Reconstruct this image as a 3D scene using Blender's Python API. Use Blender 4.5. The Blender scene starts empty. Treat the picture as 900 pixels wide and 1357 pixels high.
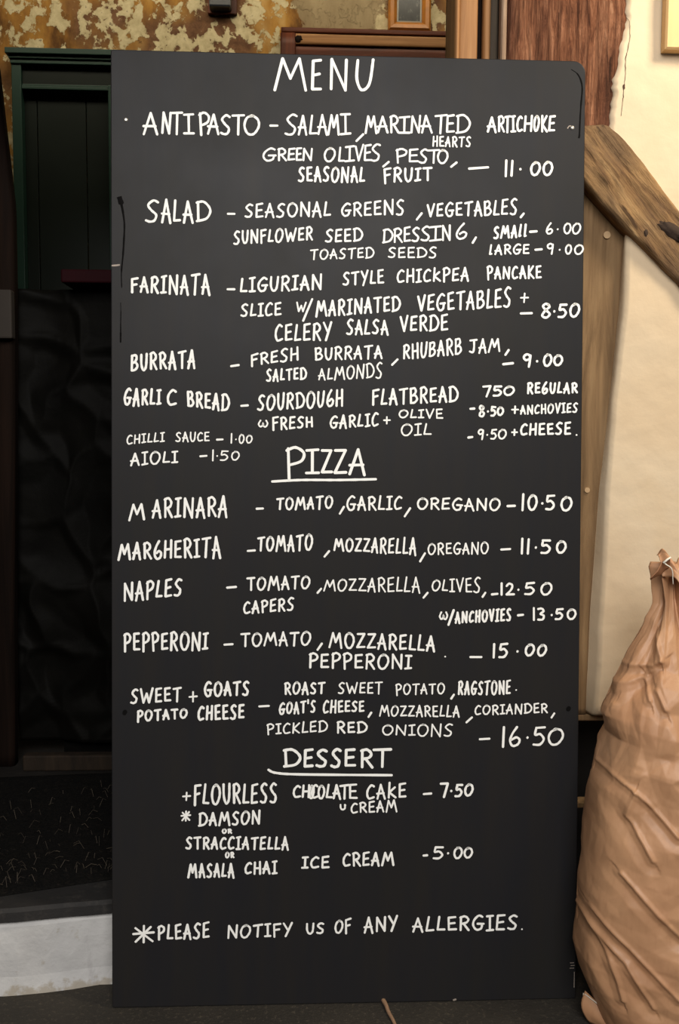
import bpy, bmesh, math, random
from mathutils import Vector, Matrix, noise, Euler
R = math.radians
SC = bpy.context.scene
COL = SC.collection

# ---------------------------------------------------------------- camera, world, lights, exposure
cam_d = bpy.data.cameras.new('camera'); cam = bpy.data.objects.new('camera', cam_d); COL.objects.link(cam)
PITCH, YAW, ROLL = R(5), R(-2.651), R(-.417)
fw = Vector((-math.sin(YAW)*math.cos(PITCH), math.cos(YAW)*math.cos(PITCH), -math.sin(PITCH)))
r0 = Vector((math.cos(YAW), math.sin(YAW), 0)); d0 = fw.cross(r0)
rt = r0*math.cos(ROLL) + d0*math.sin(ROLL); dn = fw.cross(rt)
M = Matrix((rt, -dn, -fw)).transposed().to_4x4(); M.translation = Vector((-.0902, -1.5671, .9668))
cam.matrix_world = M
cam_d.sensor_fit = 'VERTICAL'; cam_d.sensor_height = 24.0; cam_d.lens = 24.0*1300/1357
cam_d.clip_start = .02; cam_d.clip_end = 100
SC.camera = cam

world = bpy.data.worlds.new('world'); SC.world = world; world.use_nodes = True
bg = world.node_tree.nodes['Background']
bg.inputs['Color'].default_value = (1.0, .94, .86, 1); bg.inputs['Strength'].default_value = .18

def area(name, loc, target, sx, sy, power, color, spread=180):
    d = bpy.data.lights.new(name, 'AREA'); d.shape = 'RECTANGLE'; d.size = sx; d.size_y = sy
    d.energy = power; d.color = color; d.spread = R(spread)
    o = bpy.data.objects.new(name, d); COL.objects.link(o); o.location = loc
    o.rotation_euler = (Vector(target)-Vector(loc)).to_track_quat('-Z', 'Y').to_euler()
    return o
area('daylight', (.0, -3.6, 2.75), (0, 0, .70), 2.4, 1.6, 138, (1.0, .965, .92))
area('warm_lamp', (1.0, -.45, 2.10), (.62, .1, 1.50), .3, .3, 15, (1.0, .87, .66))
area('room_lamp', (-.30, 1.25, 2.68), (-.35, 1.8, 2.2), 2.1, .2, 7.0, (1.0, .88, .66), 140)

SC.view_settings.view_transform = 'Standard'; SC.view_settings.look = 'None'
SC.view_settings.exposure = 0; SC.view_settings.gamma = 1; SC.view_settings.use_curve_mapping = False

# ---------------------------------------------------------------- materials
def srgb(r, g, b):
    f = lambda c: (c/255/12.92) if c/255 <= .04045 else ((c/255+.055)/1.055)**2.4
    return (f(r), f(g), f(b), 1)

class NT:
    def __init__(s, name):
        s.m = bpy.data.materials.new(name); s.m.use_nodes = True; s.t = s.m.node_tree
        s.b = s.t.nodes['Principled BSDF']; s.tc = s.n('ShaderNodeTexCoord')
    def n(s, ty, **kw):
        o = s.t.nodes.new(ty)
        for k, v in kw.items(): setattr(o, k, v)
        return o
    def l(s, a, b): s.t.links.new(a, b)
    def coord(s, scale=(1, 1, 1), which='Object', rot=(0, 0, 0)):
        mp = s.n('ShaderNodeMapping'); mp.inputs['Scale'].default_value = scale; mp.inputs['Rotation'].default_value = rot
        s.l(s.tc.outputs[which], mp.inputs['Vector']); return mp.outputs['Vector']
    def noise(s, vec, scale, detail=6, rough=.6, dist=0):
        o = s.n('ShaderNodeTexNoise'); o.inputs['Scale'].default_value = scale; o.inputs['Detail'].default_value = detail
        o.inputs['Roughness'].default_value = rough; o.inputs['Distortion'].default_value = dist
        s.l(vec, o.inputs['Vector']); return o.outputs['Fac']
    def ramp(s, fac, stops, interp='LINEAR'):
        o = s.n('ShaderNodeValToRGB'); cr = o.color_ramp; cr.interpolation = interp
        while len(cr.elements) < len(stops): cr.elements.new(.5)
        for e, (p, c) in zip(cr.elements, stops):
            e.position = p; e.color = c if isinstance(c, tuple) else (c, c, c, 1)
        s.l(fac, o.inputs['Fac']); return o.outputs['Color']
    def mix(s, fac, a, b, mode='MIX'):
        o = s.n('ShaderNodeMix', data_type='RGBA', blend_type=mode)
        for v, i in ((fac, 0), (a, 6), (b, 7)):
            if isinstance(v, (float, int, tuple)): o.inputs[i].default_value = v
            else: s.l(v, o.inputs[i])
        return o.outputs[2]
    def bump(s, h, strength=.3, dist=.01, normal=None):
        o = s.n('ShaderNodeBump'); o.inputs['Strength'].default_value = strength; o.inputs['Distance'].default_value = dist
        s.l(h, o.inputs['Height'])
        if normal: s.l(normal, o.inputs['Normal'])
        return o.outputs['Normal']
    def out(s, color=None, rough=None, normal=None, spec=None, metal=None):
        for v, k in ((color, 'Base Color'), (rough, 'Roughness'), (normal, 'Normal'), (spec, 'Specular IOR Level'), (metal, 'Metallic')):
            if v is None: continue
            if isinstance(v, (float, int, tuple)): s.b.inputs[k].default_value = v
            else: s.l(v, s.b.inputs[k])
        return s.m

def plain(name, c, rough=.6, var=.12, scale=20, bump=.1, spec=.5, metal=None):
    t = NT(name); f = t.noise(t.coord(), scale)
    col = t.ramp(f, [(.3, tuple(x*(1-var) for x in c[:3])+(1,)), (.7, tuple(min(1, x*(1+var)) for x in c[:3])+(1,))])
    return t.out(col, rough, t.bump(f, bump, .004), spec, metal)

def wood(name, dark, mid, light, stretch=.06, scale=55, rough=.8, bump=.6, dist=.006, blotch=None, spec=.25):
    t = NT(name); v = t.coord((1, 1, stretch))
    f = t.noise(v, scale, 8, .65, .6); g = t.noise(t.coord((1, 1, .3)), 7, 4, .6)
    h = t.noise(t.coord((1, 1, stretch*.4)), scale*3, 4, .6)
    a = t.ramp(f, [(.3, dark), (.5, mid), (.7, light)])
    b = t.mix(t.ramp(g, [(.4, .0), (.7, .75)]), a, blotch or dark)
    b = t.mix(t.ramp(h, [(.45, 0.), (.7, .35)]), b, dark)
    return t.out(b, rough, t.bump(h, bump*.5, dist*.5, t.bump(f, bump, dist)), spec)

def board_mat():
    t = NT('blackboard_paint'); v = t.coord((1, 1, .12))
    f = t.noise(v, 26, 5, .6); g = t.noise(t.coord(), 5, 5, .6); s = t.noise(t.coord((1, 1, .05)), 90, 3)
    c = t.mix(t.ramp(f, [(.35, 0.), (.7, .55)]), srgb(34, 34, 37), srgb(41, 38, 35))
    c = t.mix(t.ramp(g, [(.45, 0.), (.75, .5)]), c, srgb(36, 35, 32))
    r = t.ramp(g, [(.3, .38), (.7, .46)])
    return t.out(c, r, t.bump(s, .05, .0015), .13)

def peeling_mat():
    t = NT('peeling_limewash'); v = t.coord()
    big = t.noise(v, 2.1, 3, .5); fl = t.noise(t.coord((1, 1, .8)), 15, 9, .6, .25); fi = t.noise(v, 34, 7, .65, .3); mo = t.noise(t.coord((1, 1, .45)), 13, 6, .6)
    ochre = t.ramp(mo, [(.33, srgb(92, 62, 34)), (.47, srgb(148, 106, 52)), (.58, srgb(170, 126, 62)), (.72, srgb(186, 150, 92))])
    brown = t.ramp(fi, [(.35, srgb(92, 64, 46)), (.65, srgb(128, 94, 68))])
    base = t.mix(t.ramp(big, [(.52, 0.), (.58, 1.)]), ochre, brown)
    cream = t.ramp(fi, [(.3, srgb(168, 152, 116)), (.6, srgb(204, 190, 152)), (.8, srgb(216, 204, 172))])
    msk = t.ramp(t.mix(.3, fl, fi), [(.495, 0.), (.515, 1.)])
    c = t.mix(msk, base, cream)
    # one stretch of wall was patched with plain grey-tan plaster
    sp = t.n('ShaderNodeSeparateXYZ'); t.l(v, sp.inputs[0])
    ad = t.n('ShaderNodeMath', operation='MULTIPLY_ADD'); t.l(fl, ad.inputs[0]); ad.inputs[1].default_value = .30; t.l(sp.outputs['X'], ad.inputs[2])
    p1 = t.ramp(ad.outputs[0], [(.045, 0.), (.055, 1.), (.345, 1.), (.355, 0.)])
    tan = t.ramp(mo, [(.3, srgb(134, 116, 88)), (.6, srgb(160, 142, 110)), (.8, srgb(172, 156, 124))])
    c = t.mix(p1, c, tan)
    c = t.mix(t.ramp(fi, [(.65, 0.), (.69, .7)]), c, srgb(82, 56, 34))
    return t.out(c, .9, t.bump(msk, .5, .004, t.bump(fi, .4, .006)), .2)

def plaster_mat():
    t = NT('cream_plaster'); v = t.coord()
    a = t.noise(v, 3, 5, .55); b = t.noise(v, 60, 5, .6); d = t.noise(v, 17, 3, .5)
    c = t.ramp(a, [(.3, srgb(206, 182, 150)), (.55, srgb(216, 196, 167)), (.75, srgb(208, 182, 146))])
    c = t.mix(t.ramp(d, [(.735, 0.), (.76, .8)]), c, srgb(150, 112, 78))
    return t.out(c, .88, t.bump(b, .22, .003, t.bump(a, .35, .02)), .25)

def riser_mat():
    t = NT('whitewash'); v = t.coord()
    a = t.noise(v, 6, 6, .6); b = t.noise(v, 40, 5, .6); s = t.noise(t.coord((1, 1, .3)), 24, 5, .6)
    c = t.ramp(a, [(.3, srgb(176, 175, 175)), (.6, srgb(202, 201, 200)), (.8, srgb(186, 182, 174))])
    c = t.mix(t.ramp(s, [(.6, 0.), (.72, .45)]), c, srgb(150, 146, 148))
    sp = t.n('ShaderNodeSeparateXYZ'); t.l(t.tc.outputs['Object'], sp.inputs[0])
    mr = t.n('ShaderNodeMapRange'); mr.inputs[1].default_value = .0; mr.inputs[2].default_value = .03; mr.inputs[3].default_value = .30; mr.inputs[4].default_value = 0
    t.l(sp.outputs['Z'], mr.inputs[0])
    ad = t.n('ShaderNodeMath', operation='ADD'); t.l(mr.outputs[0], ad.inputs[0]); t.l(b, ad.inputs[1])
    c = t.mix(t.ramp(ad.outputs[0], [(.64, 0.), (.76, .6)]), c, srgb(150, 136, 112))
    return t.out(c, .8, t.bump(b, .4, .004, t.bump(a, .4, .015)), .3)

def ground_mat(name, c0, c1, c2, sc=90, rough=.75, bump=.6):
    t = NT(name); v = t.coord()
    a = t.noise(v, 5, 6, .6); b = t.noise(v, sc, 6, .7)
    c = t.mix(t.ramp(a, [(.35, 0.), (.7, 1.)]), c0, c1)
    c = t.mix(t.ramp(b, [(.55, 0.), (.75, .7)]), c, c2)
    return t.out(c, rough, t.bump(b, bump, .004, t.bump(a, .3, .02)), .35)

def kraft_mat():
    t = NT('kraft_paper'); v = t.coord()
    a = t.noise(v, 9, 5, .55); b = t.noise(t.coord((1, 1, .25)), 120, 4, .6); w = t.noise(v, 24, 5, .6, .5)
    c = t.ramp(a, [(.3, srgb(180, 133, 98)), (.7, srgb(196, 150, 112))])
    c = t.mix(t.ramp(b, [(.5, 0.), (.8, .25)]), c, srgb(150, 104, 72))
    nz = t.n('ShaderNodeTexNoise'); nz.inputs['Scale'].default_value = 9; t.l(v, nz.inputs['Vector'])
    wv = t.n('ShaderNodeVectorMath', operation='MULTIPLY_ADD'); t.l(nz.outputs['Color'], wv.inputs[0]); wv.inputs[1].default_value = (.10, .10, .10); t.l(v, wv.inputs[2])
    def cr(scale):
        o = t.n('ShaderNodeTexVoronoi', feature='F1'); o.inputs['Scale'].default_value = scale; t.l(wv.outputs[0], o.inputs['Vector']); return o.outputs['Distance']
    n1 = t.bump(cr(15), .05, .020, t.bump(cr(37), .03, .008, t.bump(w, .08, .004, t.bump(b, .06, .001))))
    return t.out(c, .47, n1, .45)

def coir_mat():
    t = NT('black_coir'); v = t.coord((1, 1, 1))
    a = t.noise(v, 120, 5, .7, 1.5); b = t.noise(v, 9, 4, .6)
    c = t.ramp(a, [(.4, srgb(12, 12, 12)), (.62, srgb(26, 23, 20)), (.74, srgb(62, 54, 46))])
    return t.out(c, .85, t.bump(a, .9, .008), .15)

def brace_mat():
    t = NT('hewn_oak'); v = t.coord((1, 1, .10)); w = t.coord((1, 1, .04))
    f = t.noise(v, 60, 8, .68, .7); g = t.noise(t.coord((1, 1, .4)), 16, 6, .65); h = t.noise(w, 170, 5, .65); c0 = t.noise(t.coord((1, 1, .12)), 36, 6, .65)
    c = t.ramp(f, [(.32, srgb(84, 60, 40)), (.48, srgb(128, 98, 66)), (.60, srgb(152, 120, 82)), (.74, srgb(190, 156, 112))])
    c = t.mix(t.ramp(g, [(.44, 0.), (.62, .75)]), c, srgb(96, 76, 58))
    c = t.mix(t.ramp(h, [(.52, 0.), (.68, .55)]), c, srgb(66, 46, 30))
    c = t.mix(t.ramp(c0, [(.63, 0.), (.69, .8)]), c, srgb(52, 36, 24))
    return t.out(c, .85, t.bump(h, .5, .003, t.bump(f, .7, .008, t.bump(c0, .5, .008))), .2)
def post_mat():
    t = NT('weathered_oak'); v = t.coord((1, 1, .10)); w = t.coord((1, 1, .03))
    f = t.noise(v, 95, 8, .7, .8); g = t.noise(t.coord((1, 1, .25)), 13, 5, .6); h = t.noise(w, 190, 5, .65); c0 = t.noise(t.coord((1, 1, .06)), 42, 5, .6)
    c = t.ramp(f, [(.32, srgb(62, 36, 25)), (.48, srgb(122, 78, 55)), (.62, srgb(160, 112, 84)), (.75, srgb(188, 146, 116))])
    c = t.mix(t.ramp(g, [(.42, 0.), (.62, .75)]), c, srgb(92, 58, 44))
    c = t.mix(t.ramp(h, [(.5, 0.), (.66, .6)]), c, srgb(56, 32, 22))
    c = t.mix(t.ramp(c0, [(.60, 0.), (.68, .85)]), c, srgb(42, 26, 19))
    return t.out(c, .9, t.bump(h, .6, .004, t.bump(f, .9, .010, t.bump(c0, .7, .012))), .15)
MAT = dict(
    board=board_mat(), ink=plain('white_paint_pen', srgb(250, 250, 247), .55, .02, 200, .02, .3),
    scuff=plain('dark_gouge', srgb(9, 8, 8), .8, .2, 60, .1, .1), lightscuff=plain('pale_scuff', srgb(150, 138, 128), .6, .2, 90),
    wallpeel=peeling_mat(), plaster=plaster_mat(), riser=riser_mat(),
    floor=ground_mat('dark_ground', srgb(40, 37, 33), srgb(56, 51, 44), srgb(104, 94, 80), 130, .85, .8),
    slate=ground_mat('slate', srgb(34, 33, 33), srgb(44, 42, 41), srgb(68, 64, 60), 30, .75, .4),
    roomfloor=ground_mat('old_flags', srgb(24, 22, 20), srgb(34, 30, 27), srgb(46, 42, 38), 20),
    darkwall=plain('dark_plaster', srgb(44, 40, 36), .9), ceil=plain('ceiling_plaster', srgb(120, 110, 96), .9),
    postwood=post_mat(),
    lowwood=wood('brown_oak', srgb(92, 70, 47), srgb(138, 110, 78), srgb(160, 132, 96), .10, 42, .8, .5, .005, srgb(108, 84, 58)),
    bracewood=brace_mat(),
    trimwood=wood('stained_pine', srgb(104, 70, 42), srgb(166, 120, 76), srgb(194, 150, 102), .05, 40, .6, .3, .003, srgb(142, 100, 62)),
    greywood=wood('grey_wood', srgb(50, 44, 38), srgb(84, 74, 62), srgb(112, 98, 80), .05, 50, .8, .7, .006),
    palegrey=wood('bleached_oak', srgb(110, 86, 68), srgb(158, 132, 110), srgb(190, 166, 144), .08, 60, .85, .8, .006),
    redwood=wood('red_mahogany', srgb(58, 26, 16), srgb(96, 48, 28), srgb(124, 66, 40), .06, 30, .5, .2, .002),
    darkwood=wood('dark_timber', srgb(15, 9, 6), srgb(26, 16, 11), srgb(36, 23, 16), .06, 30, .8, .6, .006, None, .1),
    green=plain('dark_green_paint', srgb(30, 58, 48), .42, .1, 12, .08), greenin=plain('dark_green_panel', srgb(23, 30, 26), .45, .12, 8, .08, .25),
    black=plain('black_front', srgb(8, 7, 6), .6, .3, 14, .5, .07), cloth=plain('dark_cloth', srgb(9, 8, 6), .6, .35, 11, .6, .07),
    red=plain('dark_red', srgb(34, 3, 8), .7, .12, 20, .1, .1), brownledge=wood('ledge', srgb(28, 22, 16), srgb(44, 34, 25), srgb(58, 46, 34), .2, 30),
    kraft=kraft_mat(), kraftin=plain('kraft_inside', srgb(150, 104, 72), .6), thread=plain('white_thread', srgb(240, 232, 216), .7),
    coir=coir_mat(), fibre=plain('pale_fibre', srgb(74, 64, 52), .8), crackm=plain('crack_dark', srgb(70, 50, 34), .9),
    pale=wood('pale_pine', srgb(204, 160, 104), srgb(222, 182, 128), srgb(234, 198, 146), .06, 20, .5, .1, .002, srgb(214, 172, 116)),
    gold=plain('gilt_frame', srgb(176, 112, 40), .45, .2, 20, .1), mount=plain('silver_mount', srgb(150, 146, 136), .4), paper=plain('cream_paper', srgb(196, 184, 160), .8),
    steel=plain('dull_steel', srgb(190, 186, 178), .35, .1, 40, .05, .5, .8), twig=plain('dry_twig', srgb(150, 118, 92), .8, .2, 60, .4))
def engraving():
    t = NT('dark_engraving'); f = t.noise(t.coord((1, 1, .6)), 38, 5, .6)
    return t.out(t.ramp(f, [(.38, srgb(12, 12, 12)), (.56, srgb(38, 38, 36)), (.72, srgb(120, 118, 112))], 'LINEAR'), .3)
MAT['engraving'] = engraving()
MAT['blockwood'] = plain('dusty_block', srgb(44, 37, 31), .8)
MAT['pegwood'] = plain('peg_wood', srgb(176, 146, 110), .8, .15, 60)
MAT['knotwood'] = plain('dark_knot', srgb(50, 34, 22), .9, .3, 60, .6)
MAT['blueblack'] = plain('blue_black_enamel', srgb(34, 38, 46), .35)

# ---------------------------------------------------------------- helpers
def link(name, bm, mat, parent=None, smooth=False, recalc=True):
    me = bpy.data.meshes.new(name)
    if recalc: bmesh.ops.recalc_face_normals(bm, faces=bm.faces[:])
    bm.to_mesh(me); bm.free()
    if smooth:
        for p in me.polygons: p.use_smooth = True
    me.materials.append(MAT[mat] if isinstance(mat, str) else mat)
    o = bpy.data.objects.new(name, me); COL.objects.link(o)
    if parent: o.parent = parent
    return o
def thing(name, label, cat, loc=(0, 0, 0), rot=(0, 0, 0), group=None):
    o = bpy.data.objects.new(name, None); COL.objects.link(o); o.location = loc; o.rotation_euler = rot
    o.empty_display_size = .05
    return tag(o, label, cat, group)
def tag(o, label, cat, group=None):
    o['label'] = label; o['category'] = cat
    if group: o['group'] = group
    return o
def struct(name, bm, mat, smooth=False):
    o = link(name, bm, mat, None, smooth); o['kind'] = 'structure'; return o
def bx(bm, x0, x1, y0, y1, z0, z1, bev=0, seg=2):
    r = bmesh.ops.create_cube(bm, size=1)
    for v in r['verts']:
        v.co = Vector(((x0+x1)/2+v.co.x*(x1-x0), (y0+y1)/2+v.co.y*(y1-y0), (z0+z1)/2+v.co.z*(z1-z0)))
    if bev:
        es = list({e for v in r['verts'] for e in v.link_edges})
        bmesh.ops.bevel(bm, geom=es, offset=bev, segments=seg, affect='EDGES', profile=.5)
    return bm
def box(*a, **k): return bx(bmesh.new(), *a, **k)
def grid_tube(bm, rings, cap=True):
    """rings: list of closed loops of equal length, joined by quads"""
    vs = [[bm.verts.new(p) for p in r] for r in rings]
    n = len(vs[0])
    for a, b in zip(vs, vs[1:]):
        for i in range(n): bm.faces.new((a[i], a[(i+1) % n], b[(i+1) % n], b[i]))
    if cap:
        bm.faces.new(vs[0][::-1]); bm.faces.new(vs[-1])
    return bm
def fbm(p, s, o=4): return noise.fractal(Vector(p)*s, 1.0, 2.0, o)
def hewn(L, w, d, amp=.004, freq=14, stretch=.15, nseg=90, bev=.012, seed=0, side=None, per=10):
    """rough timber along +z, x = width, y = depth, with front face at y=0; side(z)->(left,right) edges overrides the width"""
    bm = bmesh.new(); rings = []
    for k in range(nseg+1):
        z = L*k/nseg; l, r = side(z) if side else (-w/2, w/2)
        loop = []
        cs = [(l, 0, 1, 0), (r, 0, 0, 1), (r, d, -1, 0), (l, d, 0, -1)]
        for q in range(4):
            x0, y0 = cs[q][:2]; x1, y1 = cs[(q+1) % 4][:2]
            ln = math.hypot(x1-x0, y1-y0); ux, uy = (x1-x0)/ln, (y1-y0)/ln
            for j in range(per+1):
                t = bev + (ln-2*bev)*j/per
                loop.append((x0+ux*t, y0+uy*t))
        cx = (l+r)/2; ring = []
        for x, y in loop:
            n = noise.fractal(Vector((x*freq+seed, y*freq+seed*2, z*freq*stretch)), 1.0, 2.0, 5)
            dv = Vector((x-cx, y-d/2, 0)); dv.normalize()
            ring.append(Vector((x, y, z)) + dv*amp*n)
        rings.append(ring)
    return grid_tube(bm, rings)
def tube(bm, pts, r, n=8, r1=None):
    pts = [Vector(p) for p in pts]; rings = []
    for i, p in enumerate(pts):
        t = (pts[min(i+1, len(pts)-1)]-pts[max(i-1, 0)]).normalized()
        a = t.orthogonal().normalized() if i == 0 else (rings_a - t*rings_a.dot(t)).normalized()
        rings_a = a; b = t.cross(a); rr = r + ((r1 if r1 is not None else r)-r)*i/max(1, len(pts)-1)
        rings.append([p+(a*math.cos(6.28318*k/n)+b*math.sin(6.28318*k/n))*rr for k in range(n)])
    return grid_tube(bm, rings)
def cyl_y(bm, x, z, y0, y1, r, n=20, r0=None):
    return grid_tube(bm, [[Vector((x+math.cos(6.28318*k/n)*q, y, z+math.sin(6.28318*k/n)*q)) for k in range(n)] for y, q in ((y0, r0 or r), (y1, r))])
def sweep_frame(bm, x0, x1, z0, z1, prof):
    """mitred rectangular frame in the xz plane; prof = [(inset, y)...] closed loop"""
    rings = []
    for cx, cz, sx, sz in ((x0, z0, 1, 1), (x1, z0, -1, 1), (x1, z1, -1, -1), (x0, z1, 1, -1)):
        rings.append([bm.verts.new((cx+sx*i, y, cz+sz*i)) for i, y in prof])
    n = len(prof)
    for k in range(4):
        a, b = rings[k], rings[(k+1) % 4]
        for i in range(n): bm.faces.new((a[i], a[(i+1) % n], b[(i+1) % n], b[i]))
    return bm
def catmull(pts, n=6):
    if len(pts) < 3: return pts
    P = [pts[0]] + pts + [pts[-1]]; out = []
    for i in range(1, len(P)-2):
        a, b, c, d = P[i-1:i+3]
        for k in range(n):
            t = k/n
            out.append(tuple(.5*(2*b[j]+(c[j]-a[j])*t+(2*a[j]-5*b[j]+4*c[j]-d[j])*t*t+(3*b[j]-a[j]-3*c[j]+d[j])*t**3) for j in range(len(b))))
    out.append(pts[-1]); return out

# ---------------------------------------------------------------- the setting
bm = bmesh.new(); bx(bm, -3, 3, -4, .3, -.12, 0)
struct('floor', bm, 'floor')
# entrance step: whitewashed riser turned a little to the board, slate nosing on top
ang = math.atan2(.0751-.0472, .5874-.4058)
def step_pt(s, t, z): return Vector((-.5874+s*math.cos(ang)-t*math.sin(ang), .0472+s*math.sin(ang)+t*math.cos(ang), z))
bm = bmesh.new(); rings = []
for i in range(61):
    s = -.6+1.35*i/60; lo = []
    for t, z in [(0, 0), (0, .03), (0, .06), (0, .09), (0, .118), (.004, .128), (.5, .128), (.5, 0)]:
        w = .004*fbm((s, z, 1), 9) if t < .1 else 0
        if z == 0 and t == 0: w += -.006+.004*fbm((s, 3, 0), 22)
        lo.append(step_pt(s, t+w, z))
    rings.append(lo)
grid_tube(bm, rings); struct('trim_1', bm, 'riser')
bm = bmesh.new(); rings = []
for i in range(61):
    s = -.6+1.35*i/60; e = .003*fbm((s, 7, 0), 12); z1 = .152
    rings.append([step_pt(s, t, z) for t, z in ((-.006+e, .129), (-.006+e, z1-.006), (-.001+e, z1), (.5, z1), (.5, .129))])
grid_tube(bm, rings); struct('trim_2', bm, 'slate')
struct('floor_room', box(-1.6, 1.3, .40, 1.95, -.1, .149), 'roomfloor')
# peeling back wall
bm = bmesh.new(); bx(bm, -1.7, 1.4, 1.80, 1.95, 0, 2.8); struct('wall_back', bm, 'wallpeel')
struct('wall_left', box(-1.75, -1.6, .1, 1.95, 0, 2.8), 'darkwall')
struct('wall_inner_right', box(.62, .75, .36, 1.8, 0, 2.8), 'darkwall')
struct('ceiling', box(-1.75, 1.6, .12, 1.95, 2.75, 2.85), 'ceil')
struct('wall_blocker_left', box(-1.75, -.80, .1, .4, 0, 2.8), 'darkwall')  # unseen front wall, added to keep daylight out of the room
struct('wall_blocker_top', box(-.8, 1.6, .13, .33, 1.80, 2.8), 'darkwall')  # unseen wall over the opening, lowered to block daylight from the back wall

# cream plaster panel with its lumpy left edge
EDGE = [(1.90, .470), (1.684, .466), (1.64, .464), (1.586, .4525), (1.55, .449), (1.524, .4467), (1.4807, .443), (1.42, .447), (1.36, .478), (1.3245, .4794), (1.1585, .477), (1.0027, .4634), (.8577, .456), (.6567, .4528), (.5615, .4503), (.4516, .4468)]
BACK = [(1.90, .470), (1.684, .470), (1.586, .459), (1.524, .452), (1.4807, .448), (1.42, .449), (1.36, .482), (1.3245, .486), (1.1585, .474), (1.0, .4625), (.857, .444), (.6472, .432), (.5, .430), (.4516, .431)]
def interp(T, z):
    T = sorted(T)
    if z <= T[0][0]: return T[0][1]
    for (a, x), (b, y) in zip(T, T[1:]):
        if z <= b: return x+(y-x)*(z-a)/(b-a)
    return T[-1][1]
BR_TOP = [(.3935, 1.474), (.425, 1.478), (.440, 1.473), (.479, 1.4385), (.5603, 1.3405), (.95, .872), (1.27, .487)]
BR_BOT = [(.3935, 1.388), (.3990, 1.3795), (.4571, 1.3200), (.565, 1.2184), (.95, .760), (1.205, .4575), (1.27, .4575)]
def plaster():
    bm = bmesh.new(); rows = []
    nz = 260; z0, z1 = .4516, 2.15
    for k in range(nz+1):
        z = z0+(z1-z0)*k/nz; e = interp(EDGE, z); b = interp(BACK, z)
        if z > 1.46: j = .004*fbm((z, 0, 3), 30, 5)+.0045*fbm((z, 2, 0), 80, 4); e += j; b += j
        else: e += .0015*fbm((z, 5, 0), 12)
        r = .007
        row = [(b, .178), (b+(e-b)*.35, .162), (b+(e-b)*.7, .146), (e-.0005, .1285+r), (e+.002, .1285+r*.35), (e+r, .1285)]
        for q in range(1, 81): row.append((e+r+(1.6-e-r)*(q/80)**1.6, .128))
        out = []
        for i, (x, y) in enumerate(row):
            n = .0035*fbm((x, 0, z), 4, 3)+.0008*fbm((x, 1, z), 30, 3) if i > 2 else 0
            if x < 1.26 and interp(BR_BOT, x)+.016 < z < interp(BR_TOP, x)-.016: y, n = .153, 0
            if k == 0 and i > 0: y += .008
            if k == 1 and i > 2: y += .002
            out.append(bm.verts.new((x, y+n, z)))
        out.append(bm.verts.new((1.6, .178, z))); rows.append(out)
    n = len(rows[0])
    for a, b in zip(rows, rows[1:]):
        for i in range(n): bm.faces.new((a[i], a[(i+1) % n], b[(i+1) % n], b[i]))
    bm.faces.new(rows[0][::-1]); bm.faces.new(rows[-1])
    return struct('wall_right', bm, 'plaster', True)
PLASTER = plaster()
# crack that follows the post, and small spots in the plaster
def ribbon(bm, pts, ws, y, nrm=(0, -1, 0)):
    vs = []
    for i, p in enumerate(pts):
        a, b = pts[max(i-1, 0)], pts[min(i+1, len(pts)-1)]
        dx, dz = b[0]-a[0], b[1]-a[1]; l = math.hypot(dx, dz) or 1
        nx, nz = -dz/l*ws[i], dx/l*ws[i]
        yy = y(p) if callable(y) else y
        vs.append([bm.verts.new((p[0]+nx, yy, p[1]+nz)), bm.verts.new((p[0], yy-.0004, p[1])), bm.verts.new((p[0]-nx, yy, p[1]-nz))])
    for a, b in zip(vs, vs[1:]):
        bm.faces.new((a[0], a[1], b[1], b[0])); bm.faces.new((a[1], a[2], b[2], b[1]))
ys = lambda p: .128+.0035*fbm((p[0], 0, p[1]), 4, 3)+.0008*fbm((p[0], 1, p[1]), 30, 3)-.0007
cp = catmull([(.4655, 1.6565), (.4721, 1.6475), (.4729, 1.623), (.4690, 1.60), (.4664, 1.586), (.4668, 1.56), (.4653, 1.5428), (.4640, 1.52), (.4621, 1.495)], 8)
random.seed(4); cp = [(x+random.uniform(-.0005, .0005), z) for x, z in cp]
cw = [.0003+.0008*abs(noise.noise(Vector((z*60, 3, 0))))+(.0016 if abs(z-1.543) < .004 else 0) for x, z in cp]
bm = bmesh.new(); ribbon(bm, cp, cw, ys); o = link('crack', bm, 'crackm', PLASTER); o['label'] = 'thin dark crack in the cream plaster'
# dark recess with sill and shelf below the plaster
struct('wall_under', box(.40, 1.6, .34, .36, 0, .452), 'darkwall')
struct('trim_3', box(.395, 1.6, .150, .34, .437, .4495, bev=.003), 'lowwood')
struct('trim_4', box(.38, 1.6, .160, .19, .270, .281, bev=.002), 'lowwood')
struct('wall_front_right', box(.62, 1.6, .185, .36, .4525, 2.8), 'darkwall')

# ---------------------------------------------------------------- menu board
LEAN = R(3.531)
board = thing('menu_board', 'tall black chalkboard menu with white handwriting, leaning against the timber post', 'menu board', (0, 0, .0012), (-LEAN, 0, 0))
W2, HB = .39, 1.5743
def panel():
    bm = bmesh.new(); pts = []
    for cx, cz, r, a0 in ((W2, 0, .003, -90), (W2+.0, HB, .020, 0), (-W2, HB, .003, 90), (-W2, 0, .003, 180)):
        sx = 1 if cx > 0 else -1; sz = 1 if cz > 0 else -1
        for k in range(9):
            a = R(a0+90*k/8); pts.append((cx-sx*r+r*math.cos(a), cz-sz*r+r*math.sin(a)))
    def ring(y, s): return [Vector((x-s*(1 if x > 0 else -1), y, z-s*(1 if z > HB/2 else -1))) for x, z in pts]
    grid_tube(bm, [ring(0, .0016), ring(.0006, .0005), ring(.002, 0), ring(.016, 0), ring(.018, .0014)])
    return link('panel', bm, 'board', board)
panel()
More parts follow.
